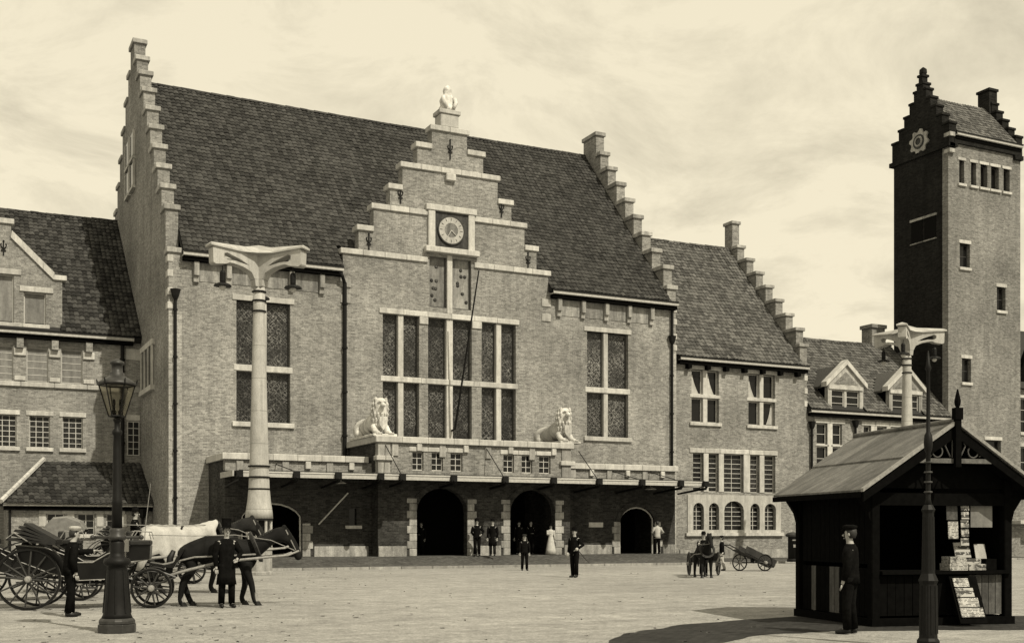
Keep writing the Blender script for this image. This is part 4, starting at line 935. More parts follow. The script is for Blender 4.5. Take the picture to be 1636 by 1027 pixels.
# ================================================================== KIOSK
KR = CAM_R + R(14)
kl = at(1525, 20.0)
ks = thing('newspaper_kiosk', 'small open timber newspaper kiosk with grey pitched roof and dark posts', 'kiosk', kl, KR)
KM = Matrix.Translation(kl) @ Matrix.Rotation(KR, 4, 'Z')
W, EW, EZ, AZ, YF, YB, YR = 1.32, 1.78, 2.32, 3.47, .4, 3.0, 3.25
for s_ in (-1, 1):
    for k, (u0, u1, lift) in enumerate(((0, .53, .03), (.5, 1.0, 0))):
        P = lambda u, d: (s_*(EW*u), AZ + (EZ - AZ)*u + d + lift)
        for j in range(3):
            ya, yb = YR*j/3 + (.004 if j else 0), YR*(j + 1)/3
            obj('roof_sheet', MB().prism([P(u0, 0), P(u1, 0), P(u1, .035), P(u0, .035)], 'y', ya, yb), ZINC, ks)
    obj('bargeboard', MB().prism([(s_*0, AZ - .2), (s_*0, AZ - .01), (s_*EW, EZ - .01), (s_*EW, EZ - .17)], 'y', -.05, -.005), DKW, ks)
    obj('bargeboard_cap', MB().prism([(s_*.03, AZ + .01), (s_*.03, AZ + .075), (s_*(EW + .03), EZ + .055), (s_*(EW + .03), EZ - .005)], 'y', -.09, -.006), STRAP, ks)
    obj('eave_board', MB().box(s_*EW - .02, s_*EW + .02, .0, YR, EZ - .1, EZ - .003), DKW, ks)
    for yy in (YF, YB):
        bevel(obj('post', MB().box(s_*W - .08, s_*W + .08, yy - .08, yy + .08, .12, EZ + .25), DKW, ks), .015)
        obj('post_bracket', MB().prism([(s_*(W + .07), 1.75), (s_*(W + .07), EZ - .02), (s_*(EW - .05), EZ - .02), (s_*(W + .3), EZ - .09), (s_*(W + .14), 2.0)], 'y', yy - .05, yy + .05), DKW, ks)
obj('ridge_roll', MB().tube([(0, -.05, AZ + .09), (0, YR, AZ + .09)], .04, 8), ZINC, ks)
obj('underside', MB().prism([(-EW + .03, EZ - .02), (0, AZ - .02), (EW - .03, EZ - .02), (EW - .03, EZ - .05), (0, AZ - .06), (-EW + .03, EZ - .05)], 'y', .01, YR - .01), DKW, ks)
obj('finial', MB().box(-.055, .055, -.12, -.052, 2.75, AZ + .1).box(-.075, .075, -.14, -.03, AZ + .1, AZ + .3).lathe([(.03, AZ + .3), (.055, AZ + .36), (.06, AZ + .42), (.012, AZ + .62)], 6, (0, -.085)), DKW, ks)
obj('tie_beam', MB().box(-.85, .85, -.045, .02, 2.82, 2.9), WOODL, ks)
frt = MB()
for s_ in (-1, 1):
    x = s_*.35
    frt.torus((x, -.02, 3.02), .1, .014, 'y', 16, 5); frt.tube([(s_*.1, -.02, 2.93), (s_*.2, -.02, 3.12), (s_*.12, -.02, 3.26)], .013, 5)
    frt.tube([(s_*.06, -.02, 3.28), (s_*.72, -.02, 2.93)], .013, 5); frt.tube([(s_*.47, -.02, 2.94), (s_*.58, -.02, 2.99), (s_*.52, -.02, 3.04)], .012, 5); frt.tube([(s_*.06, -.02, 2.92), (s_*.06, -.02, 3.28)], .012, 5)
obj('fretwork', frt, WOODL, ks)
# boards: back wall, side walls, front counter panel; each plank is its own piece
obj('back_wall', MB().box(-W + .08, W - .08, YB - .02, YB + .03, .12, EZ + .3), DKW, ks)
def planks(x0, x1, y0, y1, z0, z1, n, m, name='plank'):
    for k in range(n):
        if abs(x1 - x0) > abs(y1 - y0):
            a, b = x0 + (x1-x0)*k/n + .006, x0 + (x1-x0)*(k+1)/n - .006; j = random.uniform(0, .008); o = MB().box(a, b, y0 + j, y1 + j, z0, z1)
        else:
            a, b = y0 + (y1-y0)*k/n + .006, y0 + (y1-y0)*(k+1)/n - .006; j = random.uniform(0, .008); o = MB().box(x0 + j, x1 + j, a, b, z0, z1)
        obj(name, o, m[k] if isinstance(m, list) else m, ks)
planks(-W - .02, -W + .01, YF + .1, YB - .1, .16, 1.0, 14, [DKW if k in (0, 1, 2, 3, 4, 5, 8, 9, 10, 12, 13) else WOODL for k in range(14)])
planks(-W - .015, -W + .01, YF + .1, YB - .1, 1.08, EZ, 14, DKW)
planks(W - .01, W + .02, YF + .1, YB - .1, .16, EZ, 14, DKW)
planks(.55, W - .09, YF - .02, YF + .015, .18, .88, 5, WOODL); planks(-W + .09, .1, YF - .02, YF + .015, .18, .88, 8, DKW); planks(.1, .55, YF + .005, YF + .03, .18, .88, 3, DKW)
obj('counter', MB().box(-W + .09, W + .02, YF - .14, YF + .55, .9, .96), DKW, ks)
obj('sill_beam', MB().box(-W - .1, W + .1, YF - .12, YF + .06, .0, .14).box(-W - .1, -W + .1, YF + .06, YB + .1, 0, .14).box(W - .1, W + .1, YF + .06, YB + .1, 0, .14).box(-W + .1, W - .1, YF + .06, YB + .08, 0, .11), DKW, ks)
obj('lintel_beam', MB().box(-W, W, YF - .06, YF + .06, 2.1, 2.32), DKW, ks)
obj('gable_boards', MB().prism([(-1.5, 2.4), (1.5, 2.4), (.9, 2.8), (-.9, 2.8)], 'y', YF + .0, YF + .03), DKW, ks)
# printed matter for sale (each rests on or hangs from the kiosk)
def goods(name, label, cat, mb, m, grp='newspapers and magazines for sale at the kiosk'):
    o = obj(name, mb, m); o.matrix_world = KM; o.location = kl; o.rotation_euler = (0, 0, KR); tag(o, label, cat, grp); return o
def slab(x0, x1, y, z0, z1, tilt=0, th=.015):
    dy = (z1 - z0)*tilt
    return MB().add([(x0, y, z0), (x1, y, z0), (x1, y + dy, z1), (x0, y + dy, z1), (x0, y + th, z0), (x1, y + th, z0), (x1, y + dy + th, z1), (x0, y + dy + th, z1)],
                    [(0, 1, 2, 3), (7, 6, 5, 4), (0, 4, 5, 1), (1, 5, 6, 2), (2, 6, 7, 3), (3, 7, 4, 0)])
goods('poster', 'large plain grey poster hanging at the top right of the kiosk opening', 'poster', slab(.62, 1.06, YF + .02, 1.72, 2.1), POSTER, None)
for k in range(5):
    lab = ['topmost magazine of the hanging string', 'second magazine down the hanging string', 'middle magazine of the hanging string', 'fourth magazine down the hanging string', 'lowest magazine of the hanging string'][k]
    goods('magazine', lab + ' beside the grey poster', 'magazine', slab(.40 + .01*(k % 2), .56, YF - .02, 2.02 - .155*k, 2.15 - .155*k, .1), PAPER2)
goods('newspaper', 'pale newspaper sheet hanging left of the magazine string', 'newspaper', slab(.16, .36, YF + .0, 1.52, 1.82, .05), PAPER)
goods('newspaper', 'dark illustrated sheet hanging highest on the left of the opening', 'newspaper', slab(.13, .35, YF + .01, 1.85, 2.12, .05), MOSD)
goods('newspaper_stack', 'stack of newspapers on the left end of the kiosk counter', 'newspapers', MB().box(.12, .48, YF - .1, YF + .2, .962, 1.08).box(.14, .46, YF - .08, YF + .18, 1.081, 1.2), PAPER)
goods('newspaper_stack', 'stack of papers in the middle of the kiosk counter', 'newspapers', MB().box(.52, .86, YF - .08, YF + .22, .962, 1.07).box(.5, .8, YF - .02, YF + .24, 1.071, 1.16), PAPER2)
goods('picture_paper', 'illustrated paper propped upright behind the counter stacks', 'newspaper', slab(.5, .82, YF + .28, 1.18, 1.45, .3), PAPER2)
goods('picture_paper', 'white folded paper standing at the right end of the counter', 'newspaper', slab(.86, 1.08, YF + .2, 1.16, 1.42, .25), CLOTHW)
goods('box', 'dark open box on the right end of the kiosk counter', 'box', MB().box(.9, 1.12, YF - .02, YF + .22, .962, 1.16), DKW, None)
for k in range(4):
    lab = ['top newspaper on the sloping rack under the counter', 'second newspaper down on the sloping rack', 'third newspaper down on the sloping rack', 'lowest newspaper at the foot of the sloping rack'][k]
    goods('newspaper', lab, 'newspaper', slab(.12, .42 + .05*k, YF - .495 + (.62 - .17*k)*.42, .68 - .17*k, .83 - .17*k, .42, .02), [PAPER, PAPER2, PAPER, PAPER][k])
goods('rack', 'sloping dark display rack leaning below the kiosk counter', 'rack', slab(.08, .62, YF - .46, .06, .86, .42, .03), DKW, None)

# ================================================================== FIGURES
def skin_mesh(name, V_, E_, rad, root, lvl=1):
    me = bpy.data.meshes.new(name); me.from_pydata(V_, E_, [])
    o = bpy.data.objects.new(name, me); C.objects.link(o)
    o.modifiers.new('skin', 'SKIN')
    if not me.skin_vertices: me.skin_vertices.new() if hasattr(me.skin_vertices, 'new') else None
    bm = bmesh.new(); bm.from_mesh(me); lay = bm.verts.layers.skin.verify()
    bm.verts.ensure_lookup_table()
    for i, vv in enumerate(bm.verts):
        r = rad[i]; vv[lay].radius = r if isinstance(r, tuple) else (r, r); vv[lay].use_root = (i == root)
    bm.to_mesh(me); bm.free()
    s_ = o.modifiers.new('sub', 'SUBSURF'); s_.levels = lvl; s_.render_levels = lvl
    dg = bpy.context.evaluated_depsgraph_get(); dg.update()
    out = bpy.data.meshes.new_from_object(o.evaluated_get(dg)); out.name = name
    bpy.data.objects.remove(o, do_unlink=True)
    out.polygons.foreach_set('use_smooth', [True]*len(out.polygons)); return out
def add_to_mesh(me, mb):
    n0 = [tuple(q.co) for q in me.vertices]; f0 = [tuple(p_.vertices) for p_ in me.polygons]
    k = len(n0); new = bpy.data.meshes.new(me.name); new.from_pydata(n0 + [tuple(q) for q in mb.v], [], f0 + [tuple(i + k for i in f) for f in mb.f])
    new.polygons.foreach_set('use_smooth', [True]*len(new.polygons)); return new
ARMS = {'down': ((.24, .03, 1.13), (.24, -.05, .88)), 'hip': ((.33, .06, 1.18), (.2, -.12, 1.05)), 'fwd': ((.24, -.1, 1.18), (.2, -.34, 1.2)), 'reach': ((.26, -.22, 1.28), (.24, -.48, 1.3)), 'fold': ((.25, -.05, 1.14), (.06, -.2, 1.12)),
        'back': ((.25, .08, 1.14), (.12, .16, .98))}
def person(label, loc, facing, h=1.74, coat='jacket', cm=None, tm=None, hat='cap', hm_=None, arms=('down', 'down'), stride=.0, seated=False, lean=0, hold=None, cat='person', skirt=False, face_hair=False, group=None, collar=False):
    """facing: world angle the figure looks along; local front is -Y"""
    s = h/1.75; cm = cm or BLACKC; tm = tm or BLACKC; hm_ = hm_ or BLACKC
    t = thing('person', label, cat, loc, facing + R(90), group)
    V_ = []; E_ = []; rad = []
    def vtx(p, r, parent=None):
        V_.append((p[0]*s, p[1]*s, p[2]*s)); rad.append((r[0]*s, r[1]*s) if isinstance(r, tuple) else r*s)
        if parent is not None: E_.append((parent, len(V_) - 1))
        return len(V_) - 1
    dz_ = -.45 if seated else 0
    ln = lambda z: -lean*max(0, z - .95)
    B = lambda x, y, z: (x, y + ln(z), z + dz_)
    pel = vtx(B(0, 0, .95), (.13, .10)); wa = vtx(B(0, 0, 1.1), (.125, .1), pel); chs = vtx(B(0, .01, 1.3), (.15, .11), wa); nb = vtx(B(0, .01, 1.45), .075, chs)
    nk = vtx(B(0, -.005, 1.53), .052, nb); hl = vtx(B(0, -.02, 1.6), .07, nk); hd = vtx(B(0, -.012, 1.68), (.078, .092), hl); vtx(B(0, 0, 1.74), .06, hd)
    hands = []; sleeves = []
    for sx, a in ((-1, arms[0]), (1, arms[1])):
        el, wr = ARMS[a]; f = lambda q: B(sx*q[0], q[1], q[2])
        sh_ = vtx(f((.18, .01, 1.41)), .065, chs); e_ = vtx(f(el), .045, sh_); w_ = vtx(f(wr), .03, e_)
        d = (Vector(f(wr)) - Vector(f(el))).normalized(); pm = Vector(f(wr)) + d*.06
        p1 = vtx(tuple(pm), .03, w_); hands.append((Vector(f(wr)), d, sx)); sleeves.append([Vector(f((.17, .01, 1.42))), Vector(f((.2, .015, 1.34))), Vector(f(el)), Vector(f(wr)) - d*.01])
    legs = []
    for sx in (-1, 1):
        st_y = sx*stride
        if seated: hip, kn, an_, toe = (sx*.1, -.02, .47), (sx*.14, -.42, .52), (sx*.14, -.46, .1), (sx*.15, -.62, .04)
        else: hip, kn, an_, toe = (sx*.09, 0, .88), (sx*.1, -.02 - st_y*.4, .5), (sx*.105, .01 - st_y, .09), (sx*.12, -.13 - st_y, .035)
        a = vtx(hip, .09, pel); b = vtx(kn, .058, a); c = vtx(an_, .038, b); vtx(toe, .035, c); legs.append((hip, kn, an_, toe))
    me = skin_mesh('body', V_, E_, rad, pel)
    ex = MB(); S = lambda q: tuple(Vector(q)*s)
    ex.tube([S(B(0, -.09, 1.66)), S(B(0, -.118, 1.625)), S(B(0, -.095, 1.61))], [.008*s, .016*s, .012*s], 6)     # nose
    ex.tube([S(B(-.025, -.094, 1.578)), S(B(.025, -.094, 1.578))], .008*s, 5)                                   # lips
    for sx in (-1, 1): ex.sphere(S(B(sx*.078, .0, 1.64)), .012*s, .022*s, .03*s, 6, 5)                          # ears
    for w_, d, sx in hands:                                                                                     # fingers and thumb
        side = d.cross(Vector((0, 0, 1))); side = Vector((0, 1, 0)) if side.length < .3 else side.normalized(); curl = Vector((-sx*.4, -.3, -.1))
        for k, L1 in enumerate((.075, .085, .08, .06)):
            b0 = w_ + d*.085 + side*(.028 - .019*k); b1 = b0 + d*L1*.5; b2 = b1 + (d + curl*.7).normalized()*L1*.5
            ex.tube([S(b0 - d*.02), S(b1), S(b2)], [.0095*s, .009*s, .007*s], 5)
        b0 = w_ + d*.03 + side*.03; ex.tube([S(b0), S(b0 + side*.03 + d*.03), S(b0 + side*.03 + d*.065)], [.012*s, .011*s, .008*s], 5)
    me = add_to_mesh(me, ex); put('body', me, SKIN, t)
    ey = MB()
    for sx in (-1, 1): ey.sphere(S(B(sx*.031, -.092, 1.655)), .011*s, n=6, m=4)
    obj('eyes', ey, HAIR, t)
    hr = MB(); hr.ell([(0, S(B(0, .03, 1.58))[1], S(B(0, 0, 1.58))[2], .06*s, .06*s), (0, S(B(0, .028, 1.66))[1], S(B(0, 0, 1.66))[2], .088*s, .085*s), (0, S(B(0, .015, 1.73))[1], S(B(0, 0, 1.73))[2], .085*s, .09*s), (0, S(B(0, .01, 1.775))[1], S(B(0, 0, 1.775))[2], .04*s, .04*s)], 10)
    obj('hair', hr, HAIR, t, True)
    if face_hair: obj('moustache', MB().tube([S(B(-.035, -.098, 1.585)), S(B(0, -.108, 1.597)), S(B(.035, -.098, 1.585))], [.006*s, .012*s, .006*s], 5), HAIR, t)
    # coat or dress
    hem = {'jacket': .84, 'long': .5, 'dress': .03, 'blouse': .8}[coat]
    if seated: hem = .9
    ringz = [(1.49, .075, .07), (1.465, .13, .085), (1.42, .185, .105), (1.3, .19, .13), (1.12, .165, .125), (.98, .175, .135)]
    if coat == 'dress': ringz = ringz[:4] + [(1.1, .13, .11), (.98, .16, .14), (.6, .24, .22), (.3, .29, .27), (hem, .33, .31)]
    elif hem < .9: ringz += [(max(hem, .84), .19, .15)]
    if coat == 'long': ringz += [(.68, .2, .16), (hem, .22, .18)]
    cmb = MB(); n_ = 14
    cmb.loft([[S(B(rx*math.cos(2*math.pi*k/n_)*(1 + .03*math.sin(k*2.3 + z*9)), .01 + ry*math.sin(2*math.pi*k/n_)*(1 + .03*math.cos(k*3.1 + z*7)), z)) for k in range(n_)] for z, rx, ry in ringz])
    for sv in sleeves: cmb.tube([S(q) for q in sv], [.075*s, .08*s, .064*s, .05*s], 8)
    obj({'dress': 'dress', 'blouse': 'blouse'}.get(coat, 'coat'), cmb, cm, t, True)
    if coat != 'dress':
        if collar: obj('collar', MB().ell([(0, S(B(0, 0, 1.49))[1], S(B(0, 0, 1.485))[2], .07*s, .068*s), (0, S(B(0, 0, 1.53))[1], S(B(0, 0, 1.53))[2], .062*s, .062*s)], 10), LIGHTC, t)
        tr_ = MB()
        for hip, kn, an_, toe in legs: tr_.tube([S(Vector(hip) + Vector((0, 0, .06))), S(hip), S(kn), S(Vector(an_) + Vector((0, 0, .0)))], [.11*s, .105*s, .078*s, .07*s], 10)
        obj('trousers', tr_, tm, t, True)
    for hip, kn, an_, toe in legs:
        a = Vector(an_); b = Vector(toe); f = (b - a); f.z = 0; f = f.normalized()
        sh_ = MB().tube([S(a - f*.05 + Vector((0, 0, -.035))), S(a + Vector((0, 0, -.03))), S(a + f*.1 + Vector((0, 0, -.045))), S(a + f*.19 + Vector((0, 0, -.055)))], [.04*s, .05*s, .046*s, .028*s], 8)
        obj('shoe', sh_, LEATH, t, True)
    zc = lambda z: S(B(0, 0, z))[2]; yc_ = S(B(0, 0, 1.72))[1]
    H_ = MB()
    if hat == 'top': H_.lathe([(.155*s, zc(1.72)), (.16*s, zc(1.715)), (.1*s, zc(1.735)), (.1*s, zc(1.74)), (.098*s, zc(1.86)), (.105*s, zc(1.92)), (.1*s, zc(1.925))], 16, (0, yc_))
    elif hat == 'bowler': H_.lathe([(.145*s, zc(1.73)), (.148*s, zc(1.725)), (.1*s, zc(1.735)), (.1*s, zc(1.77)), (.085*s, zc(1.83)), (.04*s, zc(1.86))], 14, (0, yc_))
    elif hat == 'kepi': H_.lathe([(.098*s, zc(1.71)), (.1*s, zc(1.72)), (.095*s, zc(1.83)), (.09*s, zc(1.84))], 14, (0, yc_)); H_.loft([[(x*s, yc_ + (-.095 - d)*s, zc(1.72) - d*.4*s) for x, d in ((-.08, 0), (-.05, .045), (0, .06), (.05, .045), (.08, 0))], [(x*s, yc_ + (-.095 - d)*s, zc(1.728) - d*.4*s) for x, d in ((-.08, 0), (-.05, .045), (0, .06), (.05, .045), (.08, 0))]])
    elif hat == 'cap': H_.lathe([(.095*s, zc(1.715)), (.12*s, zc(1.76)), (.118*s, zc(1.785)), (.06*s, zc(1.805))], 14, (0, yc_)); H_.loft([[(x*s, yc_ + (-.09 - d)*s, zc(1.72) - d*.3*s) for x, d in ((-.07, 0), (-.04, .05), (0, .06), (.04, .05), (.07, 0))], [(x*s, yc_ + (-.09 - d)*s, zc(1.73) - d*.3*s) for x, d in ((-.07, 0), (-.04, .05), (0, .06), (.04, .05), (.07, 0))]])
    elif hat == 'straw': H_.lathe([(.2*s, zc(1.735)), (.2*s, zc(1.745)), (.1*s, zc(1.75)), (.095*s, zc(1.83)), (.05*s, zc(1.845))], 14, (0, yc_))
    if hat: obj('hat', H_, hm_, t, False)
    return t
UP = CAM_R + R(90)          # looking away from the camera
DN = CAM_R - R(90)          # looking at the camera
person('coachman in dark clothes and white cap reaching towards the open cab', at(112, 22.4), CAM_R + R(35), 1.70, 'jacket', BLACKC, BLACKC, 'cap', CLOTHW, ('down', 'reach'), .06, lean=.12)
person('man in black top hat and long coat standing against the dark cab horse', at(362, 25.1), CAM_R + R(-60), 1.76, 'long', BLACKC, BLACKC, 'top', BLACKC, ('down', 'hip'), .03)
sol = person('dark uniformed officer with kepi, white gloves and trailing sabre out on the square', at(918, 41.9), CAM_R + R(-125), 1.73, 'jacket', BLACKC, BLACKC, 'kepi', BLACKC, ('down', 'hip'), .04, face_hair=True)
obj('glove', MB().sphere((-.24, -.08, .82), .055, .06, .09), CLOTHW, sol, True); obj('glove', MB().sphere((.2, -.17, 1.02), .06, .06, .06), CLOTHW, sol, True)
sb = obj('sabre', MB().tube([(.2, .05, .9), (.26, .3, .68), (.3, .55, .5)], [.018, .016, .01], 6).sphere((.19, .0, .93), .03), IRON2); sb.matrix_world = Matrix.Translation(at(918, 41.9)) @ Matrix.Rotation(CAM_R + R(-35), 4, 'Z'); tag(sb, 'dark sabre trailing from the belt of the officer on the square', 'sabre')
person('boy in dark suit with pale face walking between the officer and the doors', at(838, 49.4), DN + R(10), 1.5, 'jacket', BLACKC, BLACKC, 'cap', GREYC, ('down', 'down'), .08, collar=True)
RZ_ = .5
person('left of two dark suited men chatting by the central pier', at(762, 55.6, RZ_), CAM_R + R(-80), 1.72, 'jacket', BLACKC, BLACKC, 'bowler', BLACKC, ('back', 'hip'), .02, collar=True)
person('right of two men by the central pier, in knee-length coat', at(787, 55.4, RZ_), DN - R(10), 1.7, 'long', BLACKC, GREYC, 'bowler', BLACKC, ('down', 'down'), .03, collar=True)
person('woman in pale long dress beside the right jamb of the second arch', at(880, 58.2, RZ_), DN + R(20), 1.5, 'dress', LIGHTC, None, 'straw', BLACKC, ('fwd', 'down'))
person('left of two dark figures inside the right central archway', at(829, 58.7, RZ_), DN, 1.66, 'jacket', BLACKC, BLACKC, 'bowler', BLACKC, ('down', 'down'))
person('right of two dark figures inside the right central archway', at(848, 58.9, RZ_), DN + R(15), 1.68, 'jacket', BLACKC, BLACKC, None, None, ('down', 'fold'))
person('dark figure half seen inside the left central archway', at(673, 57.3, RZ_), DN - R(20), 1.6, 'long', BLACKC, BLACKC, None, None, ('fold', 'down'))
person('man in white jacket and dark trousers beside the right-hand door', at(1050, 60.6, RZ_), UP + R(20), 1.7, 'jacket', CLOTHW, BLACKC, None, None, ('hip', 'hip'), .02)
person('small boy in dark jacket between the pony and the handcart', at(1153, 49.3), CAM_R + R(170), 1.45, 'jacket', BLACKC, LIGHTC, 'cap', BLACKC, ('down', 'down'), .14)
person('driver in dark hat standing behind the black pony', at(1124, 43.6), DN, 1.58, 'jacket', BLACKC, BLACKC, 'bowler', BLACKC, ('fwd', 'fwd'))
person('man in dark suit and cap standing close by the left side of the kiosk', at(1358, 18.6), CAM_R + R(150), 1.7, 'jacket', BLACKC, BLACKC, 'cap', BLACKC, ('down', 'down'), .03)

# ================================================================== HORSES
def horse(label, loc, ang, s=1.0, coat=None, low=True, blanket=False, group=None, strad=0):
    coat = coat or HORSE
    t = thing('horse', label, 'horse', loc, ang, group)
    V_ = []; E_ = []; rad = []
    def vtx(p, r, parent=None):
        V_.append(tuple(c*s for c in p)); q_ = s*(1.16 if isinstance(r, tuple) or r >= .1 else 1.4); rad.append((r[0]*q_, r[1]*q_) if isinstance(r, tuple) else r*q_)
        if parent is not None: E_.append((parent, len(V_) - 1))
        return len(V_) - 1
    ba = vtx((.0, 0, 1.22), (.30, .34)); lo = vtx((-.42, 0, 1.27), (.27, .29), ba); ru = vtx((-.78, 0, 1.27), (.25, .27), lo); vtx((-1.0, 0, 1.2), .14, ru)
    chh = vtx((.42, 0, 1.22), (.27, .33), ba); br = vtx((.72, 0, 1.24), (.19, .24), chh)
    if low: nk = [(.95, 0, 1.46, .17), (1.2, 0, 1.62, .135), (1.42, 0, 1.66, .115), (1.56, 0, 1.5, .1), (1.68, 0, 1.26, .075), (1.74, 0, 1.1, .07), (1.76, 0, 1.03, .045)]
    else: nk = [(.9, 0, 1.55, .17), (1.08, 0, 1.82, .13), (1.2, 0, 1.98, .11), (1.38, 0, 1.86, .095), (1.54, 0, 1.66, .07), (1.62, 0, 1.53, .066), (1.65, 0, 1.47, .045)]
    pv = br
    ids = []
    for x, y, z, r in nk: pv = vtx((x, y, z), r, pv); ids.append(pv)
    po = nk[2]
    for sx in (-1, 1): vtx((po[0] - .01, sx*.09, po[2] + .2), .02, ids[2])
    for sx in (-1, 1):
        st_ = strad
        a = vtx((-.74, sx*.15, 1.08), .17, ru); b = vtx((-.62, sx*(.17 + st_), .88), .115, a); c = vtx((-.86, sx*(.16 + st_), .53), .06, b); d = vtx((-.82 + sx*.1, sx*(.16 + st_), .14), .042, c); vtx((-.76 + sx*.1, sx*(.16 + st_), .03), .055, d)
        a = vtx((.56, sx*.14, 1.05), .14, chh); b = vtx((.54, sx*(.16 + st_), .82), .085, a); c = vtx((.6 - sx*.07, sx*(.16 + st_), .48), .052, b); d = vtx((.58 - sx*.14, sx*(.16 + st_*1.5), .14), .04, c); vtx((.65 - sx*.14, sx*(.16 + st_*1.5), .03), .055, d)
    put('body', skin_mesh('body', V_, E_, rad, ba, 2), coat, t)
    S = lambda *q: tuple(Vector(q)*s)
    obj('tail', MB().tube([S(-1.06, 0, 1.27), S(-1.14, .0, 1.1), S(-1.16, .01, .8), S(-1.12, 0, .5)], [.05*s, .075*s, .08*s, .03*s], 8), MANE, t, True)
    mn = MB(); pts = [(.75, 1.52)] + [(q[0] - .06, q[2] + q[3]*.85) for q in nk[:3]]
    for k in range(len(pts) - 1):
        for j in range(5):
            u = (j + random.random()*.5)/5; x = pts[k][0]*(1-u) + pts[k+1][0]*u; z = pts[k][1]*(1-u) + pts[k+1][1]*u
            mn.tube([S(x, 0, z), S(x - .02, -.09, z - .04), S(x - .03, -.13, z - .2)], [.03*s, .03*s, .008*s], 5)
    obj('mane', mn, MANE, t)
    for sx in (-1, 1):
        for x, y in ((-.75 + sx*.1, sx*(.16 + strad)), (.66 - sx*.14, sx*(.16 + strad*1.5))):
            obj('hoof', MB().loft([[((x + r_*math.cos(2*math.pi*k/10) + dx_)*s, (y + r_*math.sin(2*math.pi*k/10))*s, z_*s) for k in range(10)] for z_, r_, dx_ in ((.0, .085, .02), (.03, .078, .01), (.1, .058, -.015))]), LEATH, t)
            if sx < 0 and not strad: obj('pale_sock', MB().ell([((x - .03)*s, y*s, .1*s, .058*s, .055*s), ((x - .045)*s, y*s, .2*s, .052*s, .05*s), ((x - .05)*s, y*s, .3*s, .05*s, .048*s)], 8), STRAP, t)
    # harness
    co = MB().torus((0, 0, 0), .32*s, .055*s, 'x', 20, 6)
    obj('collar', co, LEATHER, t, loc=S(.76, 0, 1.34), rot=(0, R(-22 if low else -15), 0))
    hm = MB().torus((0, 0, 0), .37*s, .018*s, 'x', 20, 5); obj('hames', hm, IRON2, t, loc=S(.78, 0, 1.35), rot=(0, R(-22 if low else -15), 0))
    obj('girth_strap', MB().torus((0, 0, 0), .345*s, .022*s, 'x', 24, 5), LEATH, t, loc=S(.16, 0, 1.22))
    obj('saddle_pad', MB().ell([(.16*s, 0, 1.54*s, .13*s, .16*s), (.16*s, 0, 1.6*s, .1*s, .11*s)], 10), LEATHER, t)
    f = nk[3]; e = nk[2]; g_ = nk[4]
    d = Vector((g_[0] - e[0], 0, g_[2] - e[2])).normalized()
    brd = MB()
    for sx in (-1, 1):
        brd.tube([S(e[0] + .02, sx*.1, e[2] + .08), S(f[0], sx*.105, f[2]), S(g_[0], sx*.085, g_[2])], .014*s, 5)
        brd.tube([S(g_[0] - .03, sx*.085, g_[2]), S(1.1, sx*.2, 1.5 if low else 1.62), S(.3, sx*.2, 1.62), S(-.6, sx*.16, 1.6), S(-1.6, sx*.12, 1.62)], .01*s, 5)
    brd.torus(S(g_[0], 0, g_[2]), .085*s, .012*s, 'z', 14, 5)
    obj('bridle', brd, STRAP, t)
    for sx in (-1, 1): obj('blinker', MB().box(-.055*s, .055*s, -.008*s, .008*s, -.06*s, .06*s), LEATH, t, loc=S(f[0] - .03, sx*.118, f[2] + .07), rot=(0, R(30), sx*R(15)))
    br_ = MB()
    for sx in (-1, 1): br_.tube([S(.76, sx*.3, 1.18), S(.2, sx*.36, 1.15), S(-.6, sx*.33, 1.12), S(-1.3, sx*.34, .95)], .02*s, 5)
    obj('trace_strap', br_, STRAP, t)
    if blanket:
        bl = MB(); nx, ny = 22, 20; vs = []
        for i in range(nx + 1):
            f_ = i/nx; x = -1.12 + 1.72*f_
            top = 1.645 - .03*math.sin(math.pi*min(1, f_*1.15)) + (.1*(f_ - .75)/.25 if f_ > .75 else 0) - (.12*(.12 - f_)/.12 if f_ < .12 else 0)
            hang = .30 + .16*math.sin(i*.9 + .5) + .22*(1 - f_)
            for j in range(ny + 1):
                u = -1 + 2*j/ny; a = u*2.1; ac = max(-1.57, min(1.57, a)); ov = max(0, abs(a) - 1.57)/.53
                fold = .022*math.sin(i*1.25 + j*.25)*min(1, abs(u)*2) + .012*math.sin(i*2.9 - j*.6)
                y = math.copysign(1, u)*abs(math.sin(ac))*(.37 + fold + .05*ov)
                vs.append(S(x + .03*math.sin(j*1.1 + i*.3) + (-.1*ov if f_ < .2 else 0), y, top - (1 - math.cos(ac))*.36 - ov*hang + fold*.6))
        bl.add(vs, [(i*(ny+1)+j, i*(ny+1)+j+1, (i+1)*(ny+1)+j+1, (i+1)*(ny+1)+j) for i in range(nx) for j in range(ny)])
        me = bl.mesh('horse_blanket', True); o = bpy.data.objects.new('horse_blanket', me); C.objects.link(o); me.materials.append(CLOTHW)
        o.location = loc; o.rotation_euler = (0, 0, ang); md = o.modifiers.new('thick', 'SOLIDIFY'); md.thickness = .02
        tag(o, 'white cloth blanket draped over the back of the further cab horse', 'blanket')
    return t
CA = CAM_R + R(14)
dirv = Vector((math.cos(CA), math.sin(CA), 0))
cab0 = at(54, 24.9)                       # ground point under the rear axle of the near cab
h0 = cab0 + dirv*4.85
horse('near dark cab horse with lowered head between the shafts of the open cab', cab0 + dirv*3.92, CA, .97, HORSE, True, False, 'cab horses')
far0 = at(40, 31.5)
horse('further cab horse wearing a white blanket, behind the near dark horse', at(305, 31.0), CA, 1.13, HORSE2, True, True, 'cab horses')
horse('black pony seen head-on, standing before the right-hand wing', at(1124, 41.9), DN + R(4), .74, HORSE, False, False, None, strad=.07)

